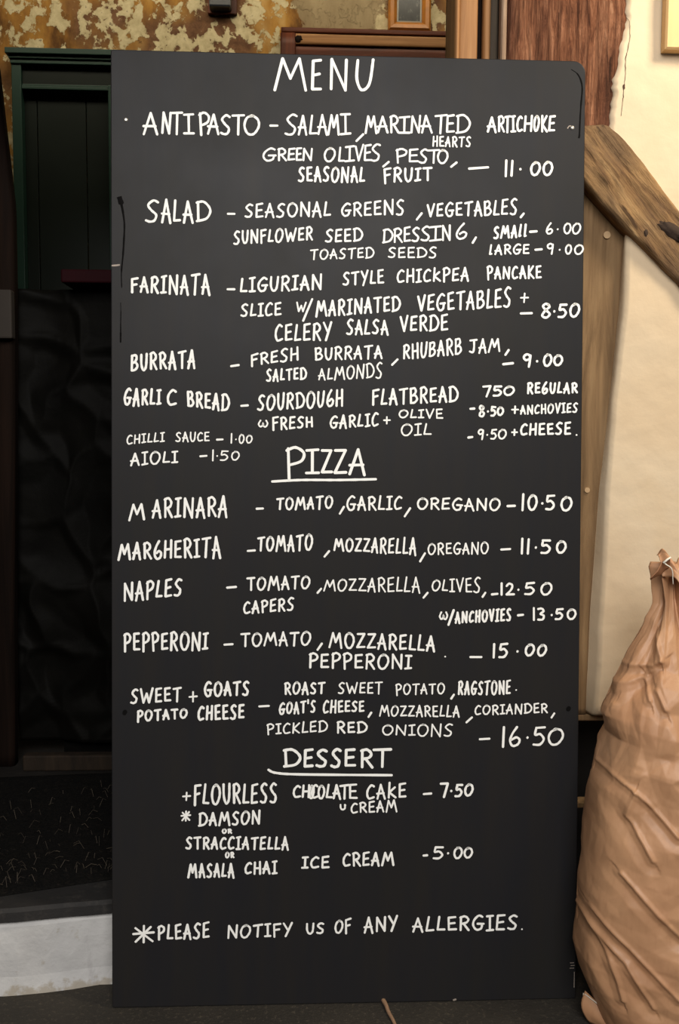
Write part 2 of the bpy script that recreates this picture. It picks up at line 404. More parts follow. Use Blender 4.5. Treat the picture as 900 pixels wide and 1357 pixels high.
GL = {
 'A': ['0,-.02 .46,1 .98,-.05', '-.04,.36 .84,.36'],
 'B': ['.1,0 .05,1', '~.02,.96 .62,1.0 .8,.76 .5,.55 .14,.5', '~.14,.5 .7,.5 .98,.24 .6,.02 .06,.0'],
 'C': ['~.96,.9 .6,1.0 .15,.72 .03,.34 .3,.02 .98,.1'],
 'D': ['.12,.02 .1,.97', '~.0,.95 .5,1.0 .92,.72 1.0,.42 .7,.1 .02,.0'],
 'E': ['.92,1.0 .1,.96 .08,.04 .98,.06', '.1,.5 .82,.54'],
 'F': ['1.0,1.0 .08,.95 .14,-.05', '.1,.5 .84,.56'],
 'G': ['~.92,.9 .58,1.0 .14,.7 .04,.32 .34,.0 .78,.08 .88,.4', '.46,.42 1.02,.42'],
 'g': ['~.72,1.06 .28,.72 .04,.3 .3,.0 .8,.06 .98,.32 .7,.46 .34,.34'],
 'H': ['.1,1.0 .06,0', '.92,1.02 .94,-.02', '.08,.48 .94,.5'],
 'I': ['.5,.98 .5,.02', '.0,.97 1.0,1.0', '-.04,.0 1.04,.03'],
 'J': ['.05,.98 1.0,1.0', '~.6,.98 .62,.4 .48,.02 .0,.1'],
 'K': ['.12,1.0 .1,0', '.92,.98 .14,.44 1.0,.0'],
 'k': ['.14,1.12 .1,0', '.85,.74 .14,.4 1.0,-.02'],
 'L': ['.3,1.0 .04,.05 1.0,.06'],
 'l': ['.55,1.02 .1,.04 .62,.06'],
 'M': ['.0,-.02 .24,1.0 .5,.36 .78,1.0 1.0,-.02'],
 'N': ['.06,.0 .1,1.0 .88,-.02 .94,1.0'],
 'O': ['~.62,1.0 .2,.88 .02,.45 .22,.04 .62,.02 .96,.42 .92,.8 .58,1.0 .4,.98'],
 'P': ['.16,-.06 .1,.98', '~.02,.92 .5,1.03 .96,.84 .82,.56 .18,.42'],
 'R': ['.12,.0 .1,.98', '~.02,.94 .5,1.02 .88,.8 .72,.56 .16,.46', '.4,.48 1.0,-.02'],
 'S': ['~.94,.92 .56,1.0 .14,.78 .42,.54 .84,.32 .72,.06 .36,.0 .02,.06'],
 'T': ['.0,.95 1.02,1.0', '.54,.98 .5,-.03'],
 'U': ['~.06,1.0 .08,.38 .4,.0 .82,.2 .94,1.0'],
 'V': ['.0,1.0 .48,.0 1.0,1.04'],
 'W': ['.0,1.0 .24,.0 .5,.66 .72,.0 1.0,1.02'],
 'Y': ['.0,1.0 .5,.48', '1.02,1.02 .28,-.06'],
 'Z': ['.04,.98 .94,.98 .04,.03 1.02,.05'],
 'w': ['~.2,1.0 .0,.4 .2,.0 .44,.2 .5,.6 .56,.1 .8,.0 1.0,.5 .84,1.0'],
 'u': ['~.0,1.0 .05,.3 .45,.0 .9,.3 .9,1.0', '.9,1.0 1.0,.9'],
 '0': ['~.56,1.0 .16,.8 .02,.4 .24,.03 .66,.06 .98,.5 .86,.9 .5,1.0 .36,.95'],
 '1': ['.62,1.0 .42,.0'],
 '2': ['~.04,.78 .34,1.0 .76,.86 .62,.46 .08,.03', '.08,.03 1.04,.06'],
 '3': ['~.05,.96 .6,1.0 .9,.78 .4,.54 .92,.36 .7,.04 .02,.04'],
 '5': ['.2,.96 1.0,1.0', '~.22,.96 .14,.58 .6,.62 .96,.34 .62,.04 .02,.04'],
 '6': ['~.7,1.04 .26,.66 .06,.28 .3,.0 .78,.06 .96,.3 .66,.46 .2,.34'],
 '7': ['.0,.94 1.0,1.0 .42,-.03'],
 '8': ['~.78,.88 .44,1.0 .16,.8 .5,.54 .92,.26 .6,.0 .14,.14 .42,.5 .84,.78 .7,.96'],
 '9': ['~.88,.86 .5,1.0 .1,.78 .3,.52 .74,.6 .9,.9', '~.9,.92 .84,.5 .7,-.04'],
 "'": ['.6,1.1 .4,.8'], '.': ['.46,.42 .54,.44'], '/': ['1.0,1.0 .0,.0'],
 '+': ['.5,1.0 .46,.0', '.0,.5 1.0,.54'],
 '*': ['.52,1.0 .5,.0', '.0,.52 1.0,.6', '.12,.86 .92,.08', '.86,.94 .1,.04'],
}
for k, v in GL.items():
    st = []
    for s in v:
        sm = s[0] == '~'; pts = [tuple(map(float, q.split(','))) for q in s.lstrip('~').split()]
        st.append(catmull(pts) if sm else pts)
    GL[k] = st
ZOFF = [0]
def stroke(bm, pts, hw, y):
    """flat paint-pen stroke in the board plane: one mitred strip with round ends, split where it turns sharply"""
    runs = [[pts[0]]]
    for i in range(1, len(pts)):
        if math.hypot(pts[i][0]-runs[-1][-1][0], pts[i][1]-runs[-1][-1][1]) < hw*.25 and i < len(pts)-1: continue
        runs[-1].append(pts[i])
        if i < len(pts)-1:
            a0 = math.atan2(pts[i][1]-runs[-1][-2][1], pts[i][0]-runs[-1][-2][0]); a1 = math.atan2(pts[i+1][1]-pts[i][1], pts[i+1][0]-pts[i][0])
            if abs((a1-a0+math.pi) % (2*math.pi)-math.pi) > 1.0: runs.append([pts[i]])
    for P in runs:
        if len(P) < 2: continue
        ZOFF[0] = (ZOFF[0]+1) % 12; yy = y-ZOFF[0]*.00002
        L, Rr = [], []; n = len(P)
        dirs = [math.atan2(P[i+1][1]-P[i][1], P[i+1][0]-P[i][0]) for i in range(n-1)]
        for i, (x, z) in enumerate(P):
            if i == 0: th = dirs[0]; k = 1
            elif i == n-1: th = dirs[-1]; k = 1
            else:
                dl = (dirs[i]-dirs[i-1]+math.pi) % (2*math.pi)-math.pi; th = dirs[i-1]+dl/2; k = min(1.25, 1/math.cos(dl/2))
            w = hw*(1+.09*math.sin(i*1.3+x*300+z*170))*k; nx, nz = -math.sin(th), math.cos(th)
            L.append((x+nx*w, z+nz*w)); Rr.append((x-nx*w, z-nz*w))
        cap1 = [(P[-1][0]+hw*math.cos(dirs[-1]+math.pi/2-math.pi*k/6), P[-1][1]+hw*math.sin(dirs[-1]+math.pi/2-math.pi*k/6)) for k in range(1, 6)]
        cap0 = [(P[0][0]+hw*math.cos(dirs[0]-math.pi/2-math.pi*k/6), P[0][1]+hw*math.sin(dirs[0]-math.pi/2-math.pi*k/6)) for k in range(1, 6)]
        V = lambda q: bm.verts.new((q[0], yy, q[1]))
        lv = [V(q) for q in L]; rv = [V(q) for q in Rr]
        fs = [bm.faces.new((lv[i], rv[i], rv[i+1], lv[i+1])) for i in range(n-1)]
        fs.append(bm.faces.new([lv[-1]]+[rv[-1]]+[V(q) for q in cap1][::-1])); fs.append(bm.faces.new([rv[0], lv[0]]+[V(q) for q in cap0][::-1]))
    bm.normal_update()
    for f in bm.faces:
        if f.normal.y > 0: f.normal_flip()
TEXT = [
 ('heading', 'large heading MENU', [
  ['MENU',[-1258,-716,-654,-469,-358,-36,63,386],15141,15166,15653,15680],
 ]),
 ('dish_name', 'ANTIPASTO', [
  ['ANTIPASTO',[-3376,-3125,-3082,-2917,-2930,-2735,-2726,-2552,-2483,-2291,-2335,-2134,-2134,-1951,-1942,-1733,-1755,-1479],14400,14413,14754,14743],
 ]),
 ('dish_description', 'salami, marinated artichoke hearts, green olives, pesto, seasonal fruit', [
  ['_',[-1313,14569,-1199,14571]],
  ['SALAMI',[-1076,-866,-857,-703,-681,-541,-541,-374,-374,-175,-171,5],14421,14457,14752,14793],
  ['_',[209,14461,99,14350]],
  ['MARINATED',[234,438,438,628,641,805,792,982,987,1164,1160,1351,1382,1591,1573,1725,1738,1983],14483,14511,14754,14818],
  ['ARTICHOKE',[2260,2421,2434,2555,2546,2649,2649,2738,2747,2855,2868,3021,3030,3137,3155,3272,3281,3403],14534,14571,14798,14849],
  ['HEARTS',[1353,1447,1464,1548,1565,1659,1676,1771,1788,1888,1905,1994],14288,14283,14454,14467],
  ['GREEN',[-1443,-1215,-1198,-1040,-1031,-899,-899,-790,-790,-614],13979,14021,14209,14226],
  ['OLIVES',[-439,-241,-204,-92,-92,69,69,218,218,355,330,505],13995,14026,14216,14321],
  ['_',[631,14019,543,13943]],
  ['PESTO',[742,941,954,1132,1132,1283,1274,1474,1430,1621],14013,14008,14231,14249],
  ['_',[1756,14032,1667,13960]],
  ['SEASONAL',[-859,-745,-724,-617,-595,-475,-454,-340,-318,-178,-156,-15,6,127,148,245],13668,13676,13913,13935],
  ['FRUIT',[544,679,706,858,885,1037,1064,1169,1196,1356],13667,13726,13921,13946],
 ]),
 ('dish_price', '11.00 antipasto', [
  ['_',[1966,13935,2279,13963]],
  ['11.00',[2561,2606,2660,2705,2794,2848,2983,3163,3190,3370],13810,13852,14083,14081],
 ]),
 ('dish_name', 'SALAD', [
  ['SALAD',[-3342,-3117,-3082,-2917,-2899,-2769,-2734,-2560,-2525,-2276],12960,12987,13342,13326],
 ]),
 ('dish_description', 'seasonal greens, vegetables, sunflower seed dressing, toasted seeds', [
  ['_',[-2001,13127,-1896,13128]],
  ['SEASONAL',[-1730,-1585,-1557,-1420,-1393,-1239,-1211,-1065,-1038,-857,-830,-649,-622,-467,-439,-315],13066,13107,13301,13352],
  ['GREENS',[-150,18,45,197,224,359,386,521,548,726,753,896],13115,13157,13337,13417],
  ['_',[1183,13190,1103,13087]],
  ['VEGETABLES',[1267,1401,1425,1545,1569,1719,1743,1863,1887,2030,2054,2189,2213,2349,2373,2481,2505,2626,2650,2778],13134,13182,13345,13460],
  ['_',[2882,13214,2833,13152]],
  ['SUNFLOWER',[-1913,-1800,-1779,-1660,-1639,-1499,-1478,-1371,-1350,-1254,-1233,-1093,-1072,-878,-857,-750,-729,-609],12626,12721,12853,12940],
  ['SEED',[-409,-276,-251,-126,-101,24,49,213],12679,12714,12901,12936],
  ['DRESSINg',[536,713,713,873,882,1007,1016,1158,1167,1336,1319,1515,1515,1675,1747,1944],12696,12771,12928,13040],
  ['_',[2087,12808,2034,12719]],
  ['TOASTED',[-656,-523,-500,-353,-330,-203,-181,-61,-39,95,118,231,253,401],12404,12445,12565,12630],
  ['SEEDS',[626,765,791,922,948,1078,1104,1276,1302,1441],12446,12459,12622,12644],
 ]),
 ('dish_price', 'small 6.00 and large 9.00 salad', [
  ['SMAll',[2378,2478,2496,2655,2674,2780,2799,2864,2883,2948],12791,12831,12998,13043],
  ['_',[2993,12916,3101,12926]],
  ['6.00',[3253,3380,3429,3483,3551,3686,3695,3849],12876,12894,13061,13071],
  ['lARGE',[2304,2382,2405,2533,2556,2684,2707,2850,2872,2987],12525,12553,12692,12721],
  ['_',[3086,12621,3189,12631]],
  ['9.00',[3266,3401,3464,3518,3582,3699,3735,3898],12548,12558,12734,12717],
 ]),
 ('dish_name', 'FARINATA', [
  ['FARINATA',[-3582,-3455,-3430,-3287,-3262,-3119,-3094,-2995,-2970,-2803,-2777,-2634,-2609,-2457,-2432,-2288],11826,11800,12066,12158],
 ]),
 ('dish_description', 'Ligurian style chickpea pancake slice with marinated vegetables and celery salsa verde', [
  ['_',[-2004,11900,-1894,11901]],
  ['LIGURIAN',[-1807,-1683,-1655,-1548,-1520,-1347,-1320,-1164,-1136,-981,-953,-845,-818,-661,-634,-451],11850,11912,12091,12167],
  ['STYLE',[-120,0,22,156,179,306,328,430,453,566],11980,12026,12202,12262],
  ['CHICkPEA',[775,906,931,1070,1095,1190,1215,1347,1371,1511,1535,1667,1692,1816,1841,1980],12039,12095,12259,12321],
  ['PANCAKE',[2271,2380,2400,2515,2535,2669,2690,2799,2819,2934,2955,3070,3090,3193],12117,12148,12338,12361],
  ['SLICE',[-1793,-1665,-1641,-1533,-1509,-1416,-1392,-1265,-1241,-1120],11447,11486,11666,11710],
  ['W',[-882,-715],11546,11548,11709,11711],
  ['/',[-781,-604],11389,11391,11754,11756],
  ['MARINATED',[-566,-372,-349,-220,-197,-68,-45,44,67,218,241,371,394,531,554,669,692,844],11467,11584,11739,11832],
  ['VEGETABLES',[1121,1260,1285,1410,1434,1590,1615,1739,1764,1912,1937,2077,2102,2243,2268,2380,2405,2530,2555,2688],11580,11658,11836,11999],
  ['+',[2837,2981],11744,11746,11903,11905],
  ['CELERY',[-1234,-1096,-1069,-939,-913,-795,-769,-638,-612,-464,-438,-291],11051,11099,11335,11384],
  ['SALSA',[-54,68,91,220,243,347,370,493,516,645],11176,11196,11436,11432],
  ['VERDE',[833,975,1000,1126,1151,1293,1319,1485,1510,1637],11236,11270,11497,11544],
 ]),
 ('dish_price', '8.50 farinata', [
  ['_',[2852,11566,3033,11573]],
  ['8.50',[3177,3366,3389,3438,3470,3628,3665,3846],11490,11508,11757,11739],
 ]),
 ('dish_name', 'BURRATA', [
  ['BURRATA',[-3583,-3453,-3430,-3300,-3277,-3146,-3123,-2993,-2969,-2839,-2816,-2678,-2654,-2523],10554,10604,10825,10911],
 ]),
 ('dish_description', 'fresh burrata, rhubarb jam, salted almonds', [
  ['_',[-1945,10645,-1822,10664]],
  ['FRESH',[-1629,-1499,-1473,-1328,-1302,-1172,-1146,-1008,-982,-836],10648,10753,10842,10982],
  ['BURRATA',[-575,-437,-413,-275,-250,-112,-88,51,75,214,238,384,409,548],10748,10797,10959,11021],
  ['_',[797,10783,708,10694]],
  ['RHUBARB',[885,1007,1028,1150,1172,1294,1315,1437,1459,1581,1603,1725,1746,1869],10780,10888,11019,11154],
  ['JAM',[1989,2126,2150,2286,2310,2515],10889,10930,11128,11152],
  ['_',[2651,10958,2597,10878]],
  ['SALTED',[-1373,-1279,-1261,-1162,-1144,-1065,-1047,-942,-924,-836,-818,-702],10396,10437,10598,10636],
  ['ALMONDS',[-512,-392,-370,-274,-253,-72,-51,90,111,252,273,414,435,549],10427,10474,10613,10735],
 ]),
 ('dish_price', '9.00 burrata', [
  ['_',[2563,10722,2725,10741]],
  ['9.00',[2878,3049,3103,3158,3230,3388,3402,3569],10676,10700,10916,10888],
 ]),
 ('dish_name', 'GARLIC BREAD', [
  ['GARLI',[-3693,-3565,-3545,-3430,-3410,-3295,-3274,-3182,-3162,-3083],9980,9998,10278,10257],
  ['C',[-2995,-2829],9990,9992,10258,10259],
  ['BREAD',[-2667,-2546,-2524,-2403,-2381,-2273,-2252,-2130,-2108,-1966],9980,9897,10234,10179],
 ]),
 ('dish_description', 'sourdough flatbread with fresh garlic and olive oil', [
  ['_',[-1777,9996,-1671,10005]],
  ['SOURDOUgH',[-1513,-1390,-1367,-1216,-1193,-1063,-1040,-909,-886,-734,-711,-559,-536,-405,-382,-252,-228,-98],9910,10001,10183,10275],
  ['FLATBREAD',[373,498,523,635,660,801,826,975,1000,1142,1167,1308,1333,1459,1484,1626,1651,1816],10022,10087,10288,10354],
  ['w',[-1503,-1336],9645,9646,9769,9770],
  ['FRESH',[-1274,-1163,-1141,-1017,-995,-884,-862,-744,-722,-597],9594,9652,9823,9829],
  ['GARLIC',[-322,-182,-159,-33,-10,116,138,239,262,349,372,491],9632,9676,9844,9900],
  ['+',[566,687],9713,9714,9838,9839],
  ['OLIVE',[820,985,1010,1123,1148,1245,1270,1412,1437,1563],9813,9810,9959,9974],
  ['OIL',[857,1057,1087,1205,1235,1372],9529,9532,9715,9737],
 ]),
 ('dish_price', 'garlic bread prices, regular, with anchovies and with cheese', [
  ['750',[2220,2368,2386,2549,2567,2761],10175,10202,10376,10367],
  ['REgULAR',[2963,3074,3094,3192,3212,3322,3342,3453,3473,3562,3581,3692,3712,3823],10231,10256,10427,10435],
  ['_',[2020,9978,2083,9983]],
  ['8.50',[2146,2268,2295,2335,2353,2452,2461,2583],9841,9871,10055,10014],
  ['+',[2705,2831],9899,9900,10032,10033],
  ['ANCHOVIES',[2854,2949,2965,3076,3093,3183,3200,3295,3312,3423,3440,3535,3552,3618,3635,3720,3737,3827],9891,9930,10043,10100],
  ['_',[1988,9501,2051,9510]],
  ['9.50',[2136,2257,2284,2325,2357,2465,2483,2632],9466,9478,9645,9639],
  ['+',[2708,2817],9533,9533,9649,9649],
  ['CHEESE',[2857,2983,3006,3140,3163,3282,3306,3424,3448,3574,3598,3717],9534,9562,9730,9772],
  ['.',[3786,3832],9531,9531,9585,9585],
 ]),
 ('side_dish', 'chilli sauce 1.00 and aioli 1.50', [
  ['CHILLI',[-3650,-3549,-3531,-3424,-3405,-3332,-3313,-3227,-3208,-3123,-3104,-3030],9349,9401,9498,9560],
  ['SAUCE',[-2855,-2759,-2741,-2639,-2621,-2518,-2500,-2404,-2386,-2295],9398,9406,9561,9565],
  ['_',[-2176,9438,-2084,9443]],
  ['1.00',[-1956,-1921,-1886,-1842,-1820,-1723,-1701,-1591],9378,9380,9554,9512],
  ['AIOLI',[-3585,-3432,-3405,-3300,-3273,-3094,-3067,-2944,-2917,-2812],9007,9055,9218,9253],
  ['_',[-2448,9163,-2347,9172]],
  ['1.50',[-2259,-2224,-2193,-2149,-2127,-1987,-1943,-1802],9085,9105,9270,9246],
 ]),
 ('heading', 'large heading PIZZA', [
  ['P',[-1054,-718],8806,8808,9341,9343],
  ['IZZA',[-718,-494,-469,-269,-256,-31,6,294],8882,8888,9281,9300],
 ]),
 ('underline', 'pizza', [
  ['~',[-1265,8755,-780,8782,-155,8785,446,8801]],
 ]),
 ('dish_name', 'MARINARA', [
  ['M',[-3616,-3346],8099,8117,8372,8390],
  ['ARINARA',[-3232,-3076,-3048,-2893,-2865,-2757,-2729,-2547,-2519,-2363,-2335,-2179,-2151,-1994],8144,8174,8452,8528],
 ]),
 ('dish_description', 'tomato, garlic, oregano', [
  ['_',[-1522,8304,-1420,8309]],
  ['TOMATO',[-1200,-1073,-1052,-912,-891,-711,-689,-569,-548,-421,-399,-259],8283,8308,8487,8526],
  ['_',[-81,8340,-147,8228]],
  ['GARLIC',[-41,119,145,289,315,459,485,601,626,726,752,889],8286,8289,8523,8527],
  ['_',[1022,8321,933,8187]],
  ['OREGANO',[1134,1324,1353,1517,1546,1692,1721,1903,1932,2096,2125,2317,2346,2538],8299,8277,8496,8492],
 ]),
 ('dish_price', '10.50 marinara', [
  ['_',[2656,8363,2778,8368]],
  ['10.50',[2882,2945,2990,3163,3217,3267,3290,3458,3548,3753],8287,8286,8574,8533],
 ]),
 ('dish_name', 'MARGHERITA', [
  ['MARgHERITA',[-3792,-3577,-3552,-3409,-3383,-3240,-3215,-3071,-3046,-2902,-2877,-2749,-2724,-2580,-2554,-2455,-2429,-2277,-2252,-2108],7454,7500,7719,7846],
 ]),
 ('dish_description', 'tomato, mozzarella, oregano', [
  ['_',[-1666,7607,-1551,7616]],
  ['TOMATO',[-1512,-1388,-1367,-1230,-1209,-1033,-1012,-894,-873,-749,-728,-590],7599,7618,7847,7885],
  ['_',[-323,7605,-398,7515]],
  ['MOZZARELLA',[-251,-75,-54,83,104,221,242,360,381,498,519,637,658,763,784,878,899,993,1014,1133],7609,7548,7809,7837],
  ['_',[1274,7571,1194,7437]],
  ['OREGANO',[1318,1458,1479,1599,1620,1727,1748,1881,1902,2022,2044,2184,2205,2346],7549,7563,7737,7765],
 ]),
 ('dish_price', '11.50 margherita', [
  ['_',[2558,7636,2703,7645]],
  ['11.50',[2888,2925,2988,3034,3115,3165,3215,3397,3479,3661],7551,7570,7829,7786],
 ]),
 ('dish_name', 'NAPLES', [
  ['NAPLES',[-3705,-3536,-3510,-3365,-3339,-3202,-3176,-3060,-3034,-2904,-2879,-2741],6774,6870,7083,7163],
 ]),
 ('dish_description', 'tomato, mozzarella, olives, capers', [
  ['_',[-2005,6999,-1860,7012]],
  ['TOMATO',[-1683,-1542,-1518,-1362,-1338,-1137,-1113,-978,-955,-813,-789,-632],6950,6976,7172,7199],
  ['_',[-454,6980,-511,6913]],
  ['MOZZARELLA',[-411,-206,-182,-22,2,139,163,300,324,461,486,623,647,769,794,904,928,1038,1062,1200],6944,6918,7132,7183],
  ['_',[1323,6912,1256,6832]],
  ['OLIVES',[1390,1540,1563,1667,1690,1779,1802,1931,1954,2070,2093,2215],6948,6903,7128,7182],
  ['_',[2293,6912,2248,6844]],
  ['CAPERS',[-1740,-1620,-1597,-1470,-1447,-1327,-1304,-1191,-1168,-1041,-1018,-897],6558,6624,6763,6842],
 ]),
 ('dish_price', '12.50 naples, 13.50 with anchovies', [
  ['_',[2406,6885,2497,6894]],
  ['12.50',[2550,2587,2632,2791,2827,2877,2949,3131,3222,3427],6867,6866,7083,7083],
  ['w',[1519,1668],6463,6463,6598,6598],
  ['/',[1664,1777],6364,6364,6643,6642],
  ['ANCHOVIES',[1785,1878,1895,2003,2019,2107,2124,2217,2233,2342,2358,2451,2468,2532,2548,2631,2648,2736],6404,6438,6597,6650],
  ['_',[2849,6533,2931,6542]],
  ['13.50',[3099,3135,3172,3308,3395,3445,3472,3618,3673,3841],6447,6459,6663,6649],
 ]),
 ('dish_name', 'PEPPERONI', [
  ['PEPPERONI',[-3706,-3576,-3551,-3429,-3404,-3273,-3249,-3118,-3093,-2970,-2946,-2807,-2782,-2620,-2596,-2434,-2409,-2313],5948,5966,6258,6264],
 ]),
 ('dish_description', 'tomato, mozzarella, pepperoni', [
  ['_',[-2048,6054,-1916,6062]],
  ['TOMATO',[-1783,-1626,-1600,-1426,-1400,-1176,-1149,-1000,-974,-816,-790,-615],6022,6036,6245,6278],
  ['_',[-437,6067,-508,5964]],
  ['MOZZARELLA',[-319,-93,-66,110,137,288,314,466,492,644,671,822,849,984,1011,1132,1159,1281,1308,1460],6001,5932,6253,6198],
  ['.',[1601,1651],5822,5822,5867,5867],
  ['PEPPERONI',[-656,-495,-465,-313,-282,-121,-90,72,102,255,285,457,488,688,719,920,950,1069],5662,5629,5914,5882],
 ]),
 ('dish_price', '15.00 pepperoni', [
  ['_',[2053,5834,2234,5833]],
  ['15.00',[2428,2469,2523,2686,2818,2873,2968,3141,3177,3346],5810,5852,6063,6042],
 ]),
 ('dish_name', 'SWEET POTATO and GOATS CHEESE', [
  ['SWEET',[-3589,-3460,-3436,-3215,-3191,-3069,-3045,-2923,-2898,-2754],5085,5116,5321,5357],
  ['+',[-2635,-2489],5107,5106,5276,5275],
  ['GOATS',[-2387,-2248,-2226,-2079,-2057,-1931,-1909,-1776,-1754,-1635],5195,5208,5444,5459],
  ['POTATO',[-3488,-3380,-3360,-3226,-3205,-3084,-3064,-2949,-2928,-2807,-2786,-2652],4773,4839,4978,5000],
  ['CHEESE',[-2489,-2375,-2354,-2234,-2213,-2106,-2085,-1978,-1956,-1843,-1821,-1714],4793,4819,5043,5066],
 ]),
 ('dish_description', "roast sweet potato, ragstone, goat's cheese, mozzarella, coriander, pickled red onions", [
  ['_',[-1470,5024,-1315,5032]],
  ['ROAST',[-1058,-943,-922,-788,-767,-652,-631,-522,-502,-380],5219,5228,5429,5426],
  ['SWEET',[-165,-50,-28,168,190,298,320,428,450,579],5231,5227,5420,5429],
  ['POTATO',[794,902,922,1055,1076,1197,1217,1332,1352,1473,1494,1627],5204,5218,5384,5398],
  ['_',[1777,5203,1733,5136]],
  ['RAGSTONE',[1844,1937,1954,2047,2064,2167,2184,2272,2288,2387,2403,2512,2529,2638,2654,2738],5198,5203,5424,5447],
  ['.',[2806,2852],5257,5256,5297,5297],
  ["GOAT'S",[-1146,-1042,-1026,-917,-901,-808,-791,-693,-676,-640,-623,-535],4883,4924,5085,5126],
  ['CHEESE',[-415,-314,-295,-187,-168,-73,-54,42,61,163,182,277],4904,4925,5118,5114],
  ['_',[392,4909,347,4838]],
  ['MOZZARELLA',[526,698,719,852,873,988,1008,1123,1144,1259,1279,1394,1415,1517,1538,1630,1651,1743,1763,1879],4850,4819,5030,5022],
  ['_',[2084,4817,1994,4736]],
  ['CORIANDER',[2128,2240,2261,2399,2420,2539,2560,2642,2663,2782,2803,2942,2963,3102,3123,3229,3250,3370],4853,4882,5025,5054],
  ['_',[3480,4876,3435,4808]],
  ['PICKLED',[-1349,-1222,-1198,-1104,-1080,-952,-928,-793,-769,-660,-636,-515,-491,-333],4553,4590,4732,4788],
  ['RED',[-187,-36,-9,126,153,330],4561,4570,4763,4760],
  ['ONIONS',[573,766,796,989,1019,1133,1163,1357,1387,1581,1611,1768],4529,4494,4701,4711],
 ]),
 ('dish_price', '16.50 sweet potato', [
  ['_',[2223,4449,2381,4457]],
  ['16.50',[2586,2654,2709,2918,3000,3059,3119,3329,3370,3649],4315,4334,4669,4634],
 ]),
 ('heading', 'large heading DESSERT', [
  ['DESSERT',[-1077,-776,-739,-563,-537,-324,-286,-97,-59,143,206,433,421,737],3998,3982,4314,4300],
 ]),
 ('underline', 'dessert', [
  ['~',[-1315,3963,-1189,3911,-763,3882,739,3855]],
 ]),
 ('dish_name', 'FLOURLESS chocolate cake', [
  ['+',[-2740,-2598],3459,3458,3612,3610],
  ['FLOURLESS',[-2554,-2430,-2405,-2293,-2268,-2104,-2079,-1938,-1913,-1773,-1748,-1635,-1610,-1485,-1460,-1327,-1302,-1168],3395,3398,3735,3749],
  ['CHOCOLATE',[-912,-774,-762,-623,-649,-548,-611,-485,-498,-372,-359,-246,-246,-107,-132,32,19,171],3490,3454,3706,3708],
  ['CAkE',[314,460,488,642,670,825,852,990],3450,3466,3690,3728],
  ['u',[-125,-22],3269,3268,3378,3377],
  ['CREAM',[55,176,199,328,351,465,488,617,640,834],3218,3241,3394,3449],
 ]),
 ('dish_price', '7.50 chocolate cake', [
  ['_',[1284,3531,1406,3539]],
  ['7.50',[1555,1704,1722,1768,1804,1940,1963,2122],3478,3481,3723,3690],
 ]),
 ('dish_name', 'DAMSON or STRACCIATELLA or MASALA CHAI ice cream', [
  ['*',[-2766,-2598],3114,3112,3289,3287],
  ['DAMSON',[-2474,-2321,-2298,-2166,-2143,-1946,-1922,-1798,-1775,-1621,-1598,-1444],3030,3050,3250,3302],
  ['OR',[-2088,-2004,-1991,-1919],2904,2902,2985,2983],
  ['STRACCIATELLA',[-2687,-2574,-2552,-2426,-2405,-2285,-2264,-2144,-2122,-2009,-1988,-1874,-1853,-1770,-1749,-1629,-1607,-1480,-1459,-1352,-1330,-1234,-1213,-1116,-1095,-974],2651,2615,2857,2837],
  ['OR',[-2034,-1957,-1945,-1879],2494,2492,2597,2595],
  ['MASALA',[-2651,-2489,-2469,-2361,-2342,-2240,-2220,-2112,-2093,-2006,-1987,-1878],2173,2167,2398,2406],
  ['CHAI',[-1709,-1586,-1563,-1432,-1409,-1278,-1255,-1165],2214,2216,2422,2441],
  ['ICE',[-758,-646,-617,-464,-435,-291],2295,2288,2498,2505],
  ['CREAM',[-76,60,85,229,254,382,408,552,577,794],2323,2320,2554,2570],
 ]),
 ('dish_price', '5.00 ice cream', [
  ['_',[1286,2491,1345,2495]],
  ['5.00',[1440,1621,1671,1726,1789,1948,1962,2121],2416,2443,2653,2626],
 ]),
 ('notice', 'please notify us of any allergies', [
  ['*',[-3562,-3195],1088,1082,1377,1370],
  ['PLEASE',[-3151,-3023,-2999,-2890,-2866,-2745,-2721,-2585,-2560,-2432,-2407,-2286],1131,1148,1379,1419],
  ['NOTIFY',[-1997,-1813,-1784,-1600,-1572,-1405,-1377,-1267,-1239,-1098,-1070,-911],1143,1161,1360,1397],
  ['US',[-687,-539,-513,-373],1184,1197,1375,1388],
  ['OF',[-206,-58,-36,77],1190,1185,1417,1444],
  ['ANY',[290,451,480,668,697,859],1199,1213,1468,1482],
  ['ALLERGIES',[1108,1294,1327,1477,1510,1659,1692,1858,1892,2079,2112,2320,2353,2483,2516,2683,2716,2894],1199,1197,1446,1472],
  ['.',[2940,2991],1187,1186,1242,1241],
 ]),
]

def letter(bm, ch, x0, x1, b0, b1, t0, t1, hw, rnd):
    y = -.0006
    sh = rnd.uniform(-.03, .06)*(t0-b0); hh = (t0-b0); db, dt = rnd.uniform(-.05, .03)*hh, rnd.uniform(-.04, .05)*hh
    b0 += db; b1 += db; t0 += dt; t1 += dt
    for st in GL[ch]:
        jx, jz = rnd.uniform(-.03, .03), rnd.uniform(-.03, .03)
        pts = []
        for u, v in st:
            u2, v2 = u+jx*(.5-v), v+jz*(.5-u)
            b = b0+(b1-b0)*u; t = t0+(t1-t0)*u
            pts.append((x0+(x1-x0)*u2+sh*(v-.5), b+(t-b)*v2))
        stroke(bm, pts, hw, y); y -= .00002
rnd = random.Random(11)
WID = {'heading': .0023, 'dish_name': .0019, 'dish_description': .00176, 'dish_price': .0019, 'side_dish': .0016, 'underline': .0020, 'notice': .0018}
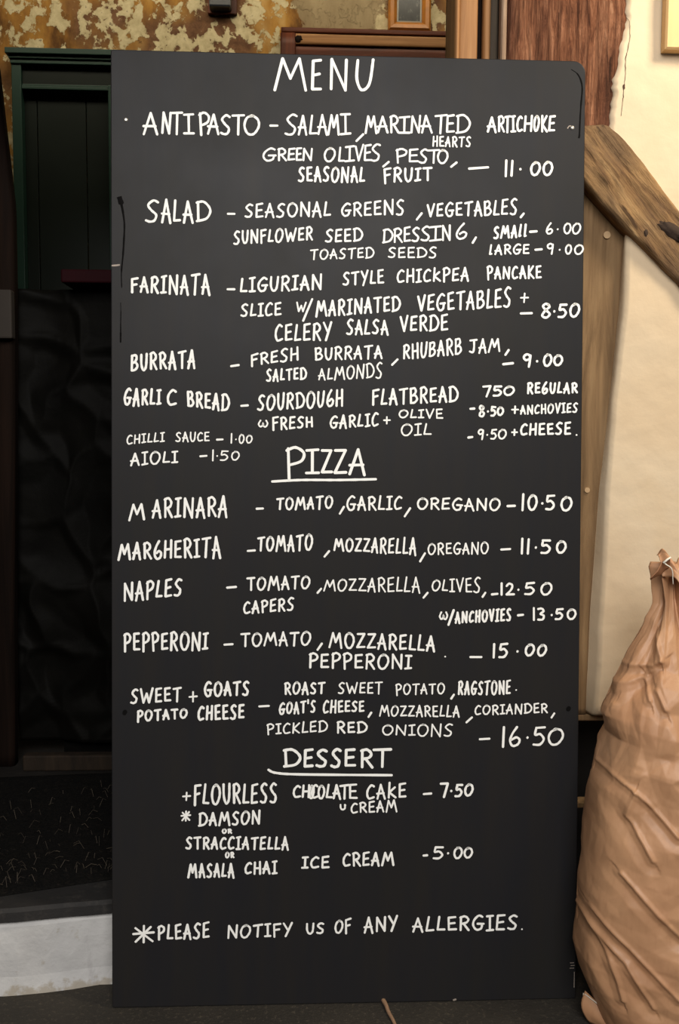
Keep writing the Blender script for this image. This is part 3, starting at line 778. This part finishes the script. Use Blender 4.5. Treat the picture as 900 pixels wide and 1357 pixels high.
for kind, label, ents in TEXT:
    bm = bmesh.new()
    for e in ents:
        t = e[0]; hw = WID[kind]
        if t in ('_', '~', ','):
            a = [v*1e-4 for v in e[1]]; pts = list(zip(a[::2], a[1::2]))
            if len(pts) > 2: pts = catmull(pts, 8)
            elif t == ',': pts = [pts[0], ((pts[0][0]+pts[1][0])/2+.0008, (pts[0][1]+pts[1][1])/2), pts[1]]
            stroke(bm, pts, hw, -.0006); continue
        xs = [v*1e-4 for v in e[1]]; b0, b1, t0, t1 = [v*1e-4 for v in e[2:]]
        if (t0-b0) < .019: hw *= .75
        elif (t0-b0) < .024: hw *= .92
        X0, X1 = xs[0], xs[-1]; D = max(X1-X0, 1e-5)
        for i, ch in enumerate(t):
            l, r = xs[2*i], xs[2*i+1]; f0, f1 = (l-X0)/D, (r-X0)/D
            letter(bm, ch, l+hw*.8, r-hw*.8 if r-l > hw*2.4 else l+hw*1.2, b0+(b1-b0)*f0+hw*.8, b0+(b1-b0)*f1+hw*.8, t0+(t1-t0)*f0-hw*.8, t0+(t1-t0)*f1-hw*.8, hw, rnd)
    o = link(kind, bm, 'ink', head if kind == 'underline' else board, False, False)
    if kind == 'heading': head = o
    o['label'] = 'white handwritten '+{'heading': label, 'underline': 'line under the '+label+' heading', 'dish_name': 'dish name '+label, 'dish_description': 'description '+label, 'dish_price': 'price '+label, 'side_dish': 'side orders '+label, 'notice': 'notice '+label}[kind]
# nails, screw holes, gouges and scuffs
def dome(x, z, r, h):
    bm = bmesh.new()
    grid_tube(bm, [[Vector((x+math.cos(6.28318*k/14)*r*q, -y, z+math.sin(6.28318*k/14)*r*q)) for k in range(14)] for q, y in ((1, 0), (.9, h*.6), (.5, h), (.05, h*1.05))]); return bm
for x, z in ((-.3654, 1.4615), (.3685, 1.4640)):
    o = link('nail_head', dome(x, z, .0034, .0018), 'steel', board); o['label'] = 'small shiny nail head'; nail = o
for x, z in ((-.3689, .4937), (.3717, .4954)):
    bm = bmesh.new(); stroke(bm, [(x, z-.001), (x+.001, z+.001)], .0036, -.0004); o = link('screw_hole', bm, 'scuff', board, False, False); o['label'] = 'dark screw hole'
bm = bmesh.new()
stroke(bm, catmull([(.3685, 1.464), (.3655, 1.4670), (.3625, 1.4660), (.3605, 1.4630)], 4), .0008, -.0005); link('nail_scratch', bm, 'lightscuff', nail)
def groove(pts, ws):
    pts = catmull(pts, 6); bm = bmesh.new()
    W = [ws[min(int(i/6), len(ws)-1)]*(1+.25*noise.noise(Vector((p[1]*80, 2, 0)))) for i, p in enumerate(pts)]
    ribbon(bm, pts, W, -.0002); o = link('gouge', bm, 'scuff', board); o['label'] = 'dark gouge along the board edge'
groove([(-.3765, 1.3375), (-.3745, 1.331), (-.3728, 1.3249), (-.3700, 1.31), (-.368, 1.2909), (-.3693, 1.26), (-.3705, 1.242), (-.373, 1.215), (-.3725, 1.190)], [.0042, .0046, .0020, .0014, .0015, .0016, .0013, .0009, .0005])
groove([(-.3743, 1.166), (-.3740, 1.150), (-.3743, 1.130), (-.3743, 1.116), (-.3745, 1.1011)], [.0005, .0008, .001, .0014, .001])
groove([(.3655, 1.560), (.3760, 1.553), (.3821, 1.5420), (.3845, 1.5269), (.3825, 1.4997), (.3812, 1.4725), (.3806, 1.4525), (.3795, 1.4475)], [.0005, .0012, .0014, .0014, .0013, .0014, .0016, .0012])
def scuff(*sts):
    bm = bmesh.new()
    for pts, w in sts: stroke(bm, pts, w, -.0003)
    o = link('scuff', bm, 'lightscuff', board, False, False); o['label'] = 'pale scuffed edge'
scuff(([(-.3875, 1.2258), (-.382, 1.2262), (-.3765, 1.2270)], .0014))
scuff(([(.380, .062), (.386, .0622)], .0006), ([(.381, .0575), (.387, .0577)], .0006), ([(.3795, .053), (.386, .0530)], .0006), ([(.387, .046), (.3868, .02)], .0006))
scuff(([(.1815, .0022), (.1845, .0030)], .0016))

# ---------------------------------------------------------------- timbers
def up_side(z):
    zz = 1.478+z
    j = .008*fbm((zz, 0, 9), 24, 5)+.004*fbm((zz, 4, 1), 80, 3)
    return (.2685+.002*fbm((zz, 8, 0), 10), interp(EDGE, zz)+.012+(.003 if zz > 1.46 else 0)+min(j, .008))
p = link('timber_post', hewn(.32, 0, .17, .010, 26, .14, 150, .01, 3.0, lambda z: (up_side(z)[0], max(up_side(z)[1], .455)), 26), 'postwood', None, True)
p.location = (0, .1325, 1.478)
tag(p, 'rough weathered red-brown oak post behind the top right of the menu board', 'timber post')
def low_side(z): return (.31, interp(BACK, z)+.012)
lp = thing('timber_stud', 'smoother light brown oak stud with round pegs, below the diagonal brace', 'timber post', (0, .150, 0))
o = link('stud', hewn(.945, 0, .15, .002, 10, .12, 80, .006, 5.0, lambda z: low_side(z+.45), 12), 'lowwood', lp, True); o.location = (0, 0, .45)
for x, z, r in ((.4506, 1.3008, .0072), (.4290, .857, .0055)):
    bm = bmesh.new(); cyl_y(bm, x, z, -.0025, .02, r, 18, r*.86); o = link('peg', bm, 'pegwood', lp); o['label'] = 'pale round wooden peg'
def brace():
    a = Vector((.3935, 0, 1.445)); b = Vector((.95, 0, .855+.02))
    dirv = Vector((.5603-.4790, 0, 1.3405-1.4385)).normalized(); up = Vector((-dirv.z, 0, dirv.x))
    # polygon of the front face in (s along, t across) built from world corners
    bm = bmesh.new(); o0 = Vector((.3935, 0, 1.4640))
    def st(x, z):
        v = Vector((x, 0, z))-o0; return v.dot(dirv), v.dot(up)
    nS = 220; rings = []; top = [(.3935, 1.474), (.425, 1.478), (.440, 1.473), (.479, 1.4385), (.5603, 1.3405), (.95, .872), (1.27, .487)]
    bot = [(.3935, 1.388), (.3990, 1.3795), (.4571, 1.3200), (.565, 1.2184), (.95, .760), (1.205, .4575), (1.27, .4575)]
    def zt(x, T): return interp(T, x)
    for k in range(nS+1):
        x = .3935+(1.27-.3935)*(k/nS)**1.25
        t1, t0 = zt(x, top), zt(x, bot); loop = []
        d = .040; y0 = .1085; per = 22
        mid = t0+(t1-t0)*(.56+.04*fbm((x, 0, 0), 9))
        for j in range(per+1):
            f = j/per; z = t0+(t1-t0)*f
            hollow = -.004*math.exp(-((z-mid)/.008)**2)*min(1, max(0, (x-.43)/.05))
            edge = .003*(max(0, .05-f)/.05)**2+.005*(max(0, f-.90)/.10)**2+.0035*max(0, min(1, (f-.60)/.06))
            s, t = st(x, z)
            n = .0035*noise.fractal(Vector((s*9, t*45, 4)), 1, 2, 5)+.0018*noise.fractal(Vector((s*30, t*140, 9)), 1, 2, 3)
            loop.append(Vector((x, y0-hollow+edge+n, z)))
        loop += [Vector((x, y0+d, t1)), Vector((x, y0+d, t0))]
        e = .002*fbm((x, 1, 0), 30, 3); loop[per].z += e; loop[0].z += .0015*fbm((x, 2, 5), 25, 3)
        rings.append(loop)
    grid_tube(bm, rings); return bm, dirv
bm, dv = brace()
A = math.atan2(dv.x, dv.z)
br = bpy.data.objects.new('timber_brace', None); bpy.data.objects.remove(br)
rot = Euler((0, A, 0)).to_matrix().to_4x4(); org = Vector((.47, .11, 1.40)); Mx = Matrix.Translation(org) @ rot
bmesh.ops.transform(bm, matrix=Mx.inverted(), verts=bm.verts[:])
br = link('timber_brace', bm, 'bracewood', None, True); br.matrix_world = Mx
tag(br, 'thick hewn diagonal oak brace sloping down to the right across the cream plaster', 'timber brace')
k = bmesh.new(); bmesh.ops.create_icosphere(k, subdivisions=3, radius=1)
for v in k.verts: v.co = Mx.inverted() @ (Vector((.505, .112, 1.297)) + Vector((v.co.x*.0045, v.co.y*.006, v.co.z*.008))*(1+.2*fbm(v.co, 2)))
o = link('knot', k, 'knotwood', br, True); o['label'] = 'dark knot hole'
k = bmesh.new(); bmesh.ops.create_icosphere(k, subdivisions=3, radius=1)
for v in k.verts: v.co = Mx.inverted() @ (Vector((.553, .1115, 1.300)) + Vector((v.co.x*.026+v.co.z*.006, v.co.y*.008, v.co.z*.010-v.co.x*.015))*(1+.3*fbm(v.co, 2.4)))
o = link('rotten_hollow', k, 'knotwood', br, True); o['label'] = 'dark rotten hollow'

# left jamb strips between room and post
df = thing('door_jamb', 'narrow strips of worn brown door jamb left of the rough oak post', 'door jamb', (0, 0, 0))
def strip(name, x0, x1, y0, y1, mat, seed):
    bm = hewn(.598, x1-x0, y1-y0, .0015, 20, .12, 60, .003, seed, None, 6)
    o = link(name, bm, mat, df, True); o.location = ((x0+x1)/2, y0, 1.20)
strip('stop_bead', .1795, .1868, .146, .26, 'trimwood', 1.0)
strip('lining', .1868, .2185, .150, .26, 'trimwood', 2.0)
strip('dark_strip', .2185, .2290, .170, .26, 'darkwood', 3.0)  # dark brown strip set back between lining and casing
strip('casing', .2290, .2405, .150, .26, 'trimwood', 4.0)
strip('weathered_strip', .2405, .2560, .160, .20, 'greywood', 5.0)
strip('pale_splinter', .2545, .2640, .130, .158, 'palegrey', 6.0)

# ---------------------------------------------------------------- paper sack
CRE = [[(0.367, 0.556), (0.378, 0.547), (0.406, 0.565), (0.439, 0.584)], [(0.418, 0.597), (0.456, 0.604), (0.47, 0.613)], [(0.45, 0.763), (0.46, 0.723), (0.467, 0.676), (0.47, 0.612)], [(0.428, 0.656), (0.42, 0.62), (0.387, 0.589)], [(0.441, 0.684), (0.426, 0.672)], [(0.363, 0.461), (0.424, 0.42), (0.48, 0.361)], [(0.424, 0.417), (0.412, 0.38), (0.446, 0.322)], [(0.407, 0.293), (0.456, 0.241), (0.489, 0.209)], [(0.363, 0.205), (0.415, 0.155), (0.454, 0.091)], [(0.377, 0.22), (0.433, 0.167), (0.489, 0.113)], [(0.355, 0.231), (0.394, 0.156), (0.414, 0.092)], [(0.377, 0.539), (0.387, 0.496), (0.388, 0.449)], [(0.407, 0.539), (0.39, 0.5)], [(0.444, 0.583), (0.45, 0.555)], [(0.461, 0.569), (0.47, 0.544)], [(0.443, 0.724), (0.448, 0.68), (0.418, 0.612)]]
SIL = [(.7735, .480), (.7500, .470), (.7228, .4747), (.6928, .4758), (.6568, .4614), (.6087, .4353), (.5664, .4126), (.5320, .3995), (.5177, .3985), (.4847, .4130), (.4357, .3985), (.4074, .3909), (.3703, .3859), (.3144, .3790), (.2394, .3714), (.1764, .3683), (.1256, .3690), (.0871, .3796), (.0612, .3915), (.03, .404), (.0, .414)]
CXT = [(0, .565), (.3, .562), (.45, .550), (.6, .528), (.70, .513), (.78, .508)]
def seg_d(p, a, b):
    ax, az = a; bx_, bz = b; dx, dz = bx_-ax, bz-az; t = max(0, min(1, ((p[0]-ax)*dx+(p[1]-az)*dz)/(dx*dx+dz*dz)))
    ex, ez = p[0]-ax-t*dx, p[1]-az-t*dz
    return math.hypot(ex, ez), (dx*(p[1]-az)-dz*(p[0]-ax))
CB = [(min(q[0] for q in c)-.05, max(q[0] for q in c)+.05, min(q[1] for q in c)-.05, max(q[1] for q in c)+.05) for c in CRE]
def hsh(i, j, k): return noise.cell(Vector((i*1.37+.11, j*2.11+.37, k*3.7+.53)))
def facet(u, v, k):
    """piecewise-flat crumple: a jittered lattice of heights joined by straight creases"""
    i, j = math.floor(u), math.floor(v); fu, fv = u-i, v-j
    h00, h10, h01, h11 = hsh(i, j, k), hsh(i+1, j, k), hsh(i, j+1, k), hsh(i+1, j+1, k)
    if hsh(i, j, k+9) > 0:
        return h00+(h10-h00)*fu+(h11-h10)*fv if fu > fv else h00+(h11-h01)*fu+(h01-h00)*fv
    return h00+(h10-h00)*fu+(h01-h00)*fv if fu+fv < 1 else h11+(h01-h11)*(1-fu)+(h10-h11)*(1-fv)
SMO = [(0, .410), (.06, .386), (.13, .369), (.24, .371), (.32, .379), (.40, .389), (.48, .401), (.55, .420), (.61, .438), (.657, .462), (.70, .476), (.76, .472)]
def tri(x): return 1-abs((x % 1)*2-1)*2
def sack():
    root = thing('paper_sack', 'tall crumpled brown paper sack standing on the floor right of the menu board', 'paper sack', (.565, -.07, 0))
    bm = bmesh.new(); rings = []; NZ, NT_ = 380, 520
    ZT = .758
    for k in range(NZ+1):
        z = ZT*k/NZ; cx = interp(CXT, z); rs_ = cx-interp(SMO, z); rl = cx-interp(SIL, z)
        ry = min(.128, rs_*.72)
        ring = []
        for j in range(NT_):
            a = 6.28318*j/NT_; c, s = math.cos(a), math.sin(a)
            rx = rs_+(rl-rs_)*max(0, -c)**4
            e = .82 if z < .5 else .82+.13*min(1, (z-.5)/.1)
            x = cx+rx*math.copysign(abs(c)**e, c); y = -.07+ry*math.copysign(abs(s)**e, s)
            nrm = Vector((c/rx, s/ry, 0)).normalized(); P = Vector((x, y, z))
            w1 = noise.noise(P*7)*.012; w2 = noise.noise(P*7+Vector((5, 2, 1)))*.012
            ar = (a-1.57)*.17+w1; zz = z+w2
            u, v = ar*.85+zz*.55, -ar*.5+zz*.85
            AZ = interp([(0, .40), (.33, .50), (.44, 1.), (.60, 1.), (.72, .45)], z)
            d = -.002-.012*max(0, min(1, (z-.55)/.15))+AZ*.0105*facet(u/.085, v/.060, 1)+AZ*.0050*facet((u*.8-v*.6)/.042, (u*.6+v*.8)/.033, 4)+.0012*facet(u/.019, v/.016, 7)
            g = max(0, min(1, (z-.43)/.30))
            d += g*g*(.017*tri(a*1.1+.5*fbm(P, 3, 2)+z*.6)+.006*tri(a*2.3+z*2+.3)) + .5*g*(1-g)*.008*noise.noise(P*16)
            lo = max(0, 1-abs(z-.12)/.15)
            ph = (x*.62+z*.78)*17+.7*noise.noise(P*6)
            d += lo*.0034*tri(ph)*(.5+.8*noise.noise(P*5+Vector((3, 3, 3))))
            if s < .15:
                for cr, B in zip(CRE, CB):
                    if B[0] < x < B[1] and B[2] < z < B[3]:
                        best, sd = min((seg_d((x, z), cr[i], cr[i+1]) for i in range(len(cr)-1)), key=lambda q: q[0])
                        d += .0036*max(0, 1-best/.005)-.0036*max(0, 1-abs(best-.012)/.012)*(1 if sd < 0 else .15)
            edge = 1-.55*abs(c)**6
            q = P+nrm*d*edge
            if k == 0: q.z = .001
            ring.append(q-Vector((.565, -.07, 0)))
        rings.append(ring)
    grid_tube(bm, rings); link('sack_body', bm, 'kraft', root, True)
    # pinched and folded-over mouth
    bm = bmesh.new(); rows = []
    NU, NV = 90, 16
    for i in range(NU+1):
        u = i/NU; row = []
        for j in range(NV+1):
            v = j/NV
            x = .476+.072*u; z = .738+.030*(1-.3*u)*math.sin(v*1.9)+.004*math.sin(u*17)+.002*math.sin(u*31+2)
            y = -.104+.028*v+.008*math.sin(u*14+1)-.010*math.sin(u*3.14)
            z += .012*math.exp(-((u-.10)/.06)**2)*v
            row.append(Vector((x-.565, y+.07+.004*fbm((x, v, 0), 30, 2), z)))
        rows.append(row)
    vs = [[bm.verts.new(p) for p in r] for r in rows]
    for a, b in zip(vs, vs[1:]):
        for j in range(NV): bm.faces.new((a[j], a[j+1], b[j+1], b[j]))
    o = link('sack_mouth', bm, 'kraft', root, True)
    md = o.modifiers.new('thickness', 'SOLIDIFY'); md.thickness = .0012
    # folded ear pointing left
    bm = bmesh.new(); E_ = [[(.4805, .7710), (.4695, .7660), (.4607, .7518), (.4506, .7400)], [(.4835, .7650), (.4755, .7585), (.4655, .7460), (.4535, .7370)], [(.4850, .7540), (.4795, .7505), (.4725, .7445), (.4640, .7405)]]
    vs = [[bm.verts.new((x-.565, -.112+.007*r+.003*math.sin(q*2)+.07, z)) for q, (x, z) in enumerate(rw)] for r, rw in enumerate(E_)]
    for a, b in zip(vs, vs[1:]):
        for j in range(3): bm.faces.new((a[j], a[j+1], b[j+1], b[j]))
    bmesh.ops.subdivide_edges(bm, edges=bm.edges[:], cuts=3, use_grid_fill=True, smooth=.3)
    o = link('folded_ear', bm, 'kraftin', root, True); md = o.modifiers.new('thickness', 'SOLIDIFY'); md.thickness = .0012
    bm = bmesh.new(); tube(bm, catmull([(.4700-.565, -.045, .7640), (.4750-.565, -.046, .7605), (.4815-.565, -.046, .7560), (.4850-.565, -.044, .7480), (.4862-.565, -.042, .7400), (.4880-.565, -.040, .7300)], 4), .0010, 6, .0006)  # bright seam highlight at the mouth, modelled as a white thread
    o = link('thread', bm, 'thread', root, True); o['label'] = 'white seam highlight modelled as a stitching thread'
    bm = bmesh.new(); tube(bm, [(.4695-.565, -.0455, .7635), (.4755-.565, -.0455, .7690), (.4808-.565, -.045, .7722)], .0020, 6, .0014)  # thicker piece of the same modelled highlight, along the peak
    link('thread', bm, 'thread', root, True)
    # stitched flap of the bottom fold
    bm = bmesh.new(); rows = []
    for i in range(25):
        u = i/24; row = []
        for j in range(9):
            v = j/8
            x = .386+.055*u+.006*v; y = -.062-.052*u-.010*v; z = .050*(1-u*.75)*(1-v)+.003+.004*math.sin(u*9)*v*(1-v)
            x -= .010*math.sin(v*3.14)
            row.append(bm.verts.new((x-.565, y+.07, z)))
        rows.append(row)
    for a, b in zip(rows, rows[1:]):
        for j in range(8): bm.faces.new((a[j], a[j+1], b[j+1], b[j]))
    o = flap = link('bottom_flap', bm, 'kraft', root, True); md = o.modifiers.new('thickness', 'SOLIDIFY'); md.thickness = .0014
    bm = bmesh.new(); tube(bm, [(.3835-.565, .009, .048), (.390-.565, .000, .047), (.399-.565, -.012, .044), (.404-.565, -.017, .041)], .0009, 6)
    link('thread', bm, 'thread', flap, True)
    bm = bmesh.new(); tube(bm, [(.3835-.565, .008, .048), (.382-.565, .006, .030), (.388-.565, .004, .012), (.395-.565, -.004, .004)], .0006, 6)
    link('thread', bm, 'thread', flap, True)
sack()

# ---------------------------------------------------------------- things in the dark room
mat_o = thing('doormat', 'black bristly doormat with loose straw on the step left of the menu board', 'doormat', (0, 0, 0))
bm = bmesh.new(); nx, ny = 60, 60; vs = []
q0, q1, q2, q3 = Vector((-.640, .075, 0)), Vector((-.33, .175, 0)), Vector((-.40, .70, 0)), Vector((-.775, .665, 0))
rows = []
for i in range(nx+1):
    row = []
    for j in range(ny+1):
        u, v = i/nx, j/ny; p = q0.lerp(q1, u).lerp(q3.lerp(q2, u), v)
        e = min(u, 1-u, v, 1-v)
        p.z = .1545+.010*min(1, e*14)+.003*fbm((p.x, p.y, 0), 60, 3)*min(1, e*14)
        row.append(bm.verts.new(p))
    rows.append(row)
for a, b in zip(rows, rows[1:]):
    for j in range(ny): bm.faces.new((a[j], a[j+1], b[j+1], b[j]))
rim = [rows[i][0] for i in range(nx+1)]+[rows[nx][j] for j in range(1, ny+1)]+[rows[i][ny] for i in range(nx-1, -1, -1)]+[rows[0][j] for j in range(ny-1, 0, -1)]
low = [bm.verts.new((v.co.x, v.co.y, .1525)) for v in rim]
for i in range(len(rim)): bm.faces.new((rim[i], rim[(i+1) % len(rim)], low[(i+1) % len(rim)], low[i]))
bm.faces.new(low)
link('pile', bm, 'coir', mat_o, True)
rs = random.Random(3); bm = bmesh.new()
for i in range(150):
    u, v = rs.random(), rs.random()**1.6; p = q0.lerp(q1, u).lerp(q3.lerp(q2, u), v*.8+.02)
    a = rs.uniform(0, 3.14); l = rs.uniform(.006, .022); up = rs.uniform(.002, .016)
    d = Vector((math.cos(a)*l, math.sin(a)*l, 0)); b = Vector((p.x, p.y, .166))
    tube(bm, [b-d*.5, b+Vector((0, 0, up)), b+d*.5+Vector((0, 0, up*.6))], rs.uniform(.0002, .0005), 4)
o = link('loose_straw', bm, 'fibre', mat_o); o['kind'] = 'stuff'
struct('trim_5', box(-.728, -.36, .715, .745, .150, .188, bev=.004), 'brownledge')

ct = thing('bar_counter', 'black bar counter draped in creased dark cloth with a dark red top edge', 'counter', (0, 0, 0))
link('carcass', box(-.66, .30, .84, 1.15, .152, 1.284), 'black', ct)
link('worktop', box(-.6215, .32, .722, 1.18, 1.2872, 1.3175, bev=.004), 'red', ct)['label'] = 'dark red counter edge'
bm = bmesh.new(); rows = []
for i in range(121):
    x = -.76+.43*i/120; row = []
    for j in range(121):
        z = .192+1.09*j/120; P = Vector((x, 0, z))
        Q = P+Vector((fbm(P, 4, 3), 0, fbm(P+Vector((4, 4, 4)), 4, 3)))*.06
        dd = noise.voronoi(Q*7)[0]
        y = .815-.018*(1-min(1, (dd[1]-dd[0])*2))-.020*noise.noise(Q*5)
        row.append(bm.verts.new((x, y, z)))
    rows.append(row)
for a, b in zip(rows, rows[1:]):
    for j in range(120): bm.faces.new((a[j], a[j+1], b[j+1], b[j]))
o = link('cloth_front', bm, 'cloth', ct, True); md = o.modifiers.new('thickness', 'SOLIDIFY'); md.thickness = .002; md.offset = 1

def left_side(z): return (-.20, interp([(0, -.024), (.8, -.006), (1.10, .0), (1.31, .001), (1.42, -.009), (1.56, -.023), (1.68, -.036), (2.5, -.120)], z))
lpst = thing('timber_post', 'dark brown timber post at the left edge before the green cupboard', 'timber post', (-.734, .75, .150))
link('shaft', hewn(2.3, 0, .04, .002, 12, .1, 80, .008, 8.0, left_side, 10), 'darkwood', lpst, True)
link('block', box(-.07, .001, -.028, .002, 1.010, 1.120, bev=.004), 'blockwood', lpst)

gc = thing('cupboard', 'tall dark green painted cupboard with cornice below the peeling wall', 'cupboard', (0, 0, .150))
zb = -.150
def gpart(name, mat, *b):
    bm = bmesh.new()
    for q in b: bx(bm, q[0], q[1], q[2], q[3], q[4]+zb, q[5]+zb, bev=q[6] if len(q) > 6 else .002)
    return link(name, bm, mat, gc)
gpart('cornice', 'green', (-1.020, -.60, 1.728, 1.797, 2.148, 2.166), (-1.012, -.606, 1.738, 1.797, 2.136, 2.148), (-1.008, -.612, 1.744, 1.797, 2.122, 2.136))
gpart('frieze', 'greenin', (-.976, -.645, 1.764, 1.795, 2.062, 2.122))
gpart('frieze_moulding', 'green', (-.976, -.690, 1.755, 1.795, 2.046, 2.056), (-.976, -.690, 1.760, 1.795, 2.056, 2.064))
gpart('stile', 'green', (-1.006, -.975, 1.750, 1.797, .152, 2.122))
gpart('stile', 'green', (-.697, -.61, 1.744, 1.797, .152, 2.06))
dr = gpart('door_panel', 'greenin', (-.976, -.936, 1.786, 1.797, .152, 2.046), (-.934, -.7775, 1.786, 1.797, .152, 2.046), (-.7755, -.698, 1.786, 1.797, .152, 2.046))

hd = thing('door_frame', 'reddish brown moulded door head on the back wall above the menu board', 'door frame', (0, 0, 0))
def hpart(name, mat, *q, b=.003):
    o = link(name, (lambda L: hewn(L, q[5]-q[4], q[3]-q[2], .001, 15, .1, 40, b, q[0]+3, None, 5))(q[1]-q[0]), mat, hd, True)
    o.rotation_euler = (0, math.pi/2, 0); o.location = (q[0], q[2], (q[4]+q[5])/2); return o
hpart('cap_rail', 'redwood', -.138, .60, 1.748, 1.80, 2.2405, 2.2575)
hpart('head_rail', 'trimwood', -.128, .60, 1.752, 1.80, 2.205, 2.2405)
hpart('lower_rail', 'redwood', -.110, .60, 1.760, 1.80, 2.14, 2.205)
o = link('jamb', hewn(2.09, .050, .05, .001, 12, .1, 60, .004, 2, None, 6), 'redwood', hd, True); o.location = (-.115, 1.748, .15)
k = bmesh.new(); bmesh.ops.create_icosphere(k, subdivisions=3, radius=1)
for v in k.verts: v.co = Vector((-.083, 1.756, 2.222))+Vector((v.co.x*.018, v.co.y*.008, v.co.z*.013))*(1+.3*fbm(v.co, 2))
link('burnt_knot', k, 'darkwood', hd, True)['label'] = 'dark burnt knot'

pc = thing('framed_picture', 'small gilt framed dark engraving on the back wall above the door head', 'picture', (0, 0, 0))
bm = bmesh.new(); sweep_frame(bm, .214, .3535, 2.267, 2.45, [(0, 1.80), (0, 1.776), (.006, 1.770), (.018, 1.772), (.028, 1.783), (.028, 1.80)]); link('frame', bm, 'gold', pc)
bm = bmesh.new(); sweep_frame(bm, .240, .3275, 2.293, 2.424, [(0, 1.795), (0, 1.788), (.008, 1.787), (.008, 1.795)]); link('mount', bm, 'mount', pc)
link('print', box(.2450, .3225, 1.789, 1.794, 2.298, 2.419), 'engraving', pc)
sb = thing('wall_box', 'small blue-black box on the peeling wall above the left half of the menu board', 'wall box', (0, 0, 0))
link('housing', box(-.371, -.300, 1.745, 1.80, 2.314, 2.42, bev=.006), 'blueblack', sb)
link('backing', box(-.378, -.283, 1.785, 1.80, 2.308, 2.43, bev=.002), 'redwood', sb)['label'] = 'brown panel behind the box'  # brown panel, reaching furthest past the housing on the right

pf = thing('picture_frame', 'pale pine picture frame hanging on the cream plaster above the brace', 'picture frame', (0, 0, 0))
bm = bmesh.new(); sweep_frame(bm, .5262, .86, 1.5985, 2.02, [(0, .126), (0, .108), (.003, .105), (.038, .107), (.042, .114), (.042, .126)]); link('moulding', bm, 'pale', pf)
link('sheet', box(.567, .819, .117, .124, 1.639, 1.979), 'paper', pf)

bm = bmesh.new(); tube(bm, catmull([(.0600, .016, .0035), (.0618, .004, .0045), (.0655, -.014, .005), (.0680, -.032, .0045), (.0735, -.056, .004), (.078, -.085, .004)], 5), .0042, 8, .0026)
tw = link('twig', bm, 'twig', None, True); tag(tw, 'pale brown twig on the dark ground at the foot of the menu board', 'twig')
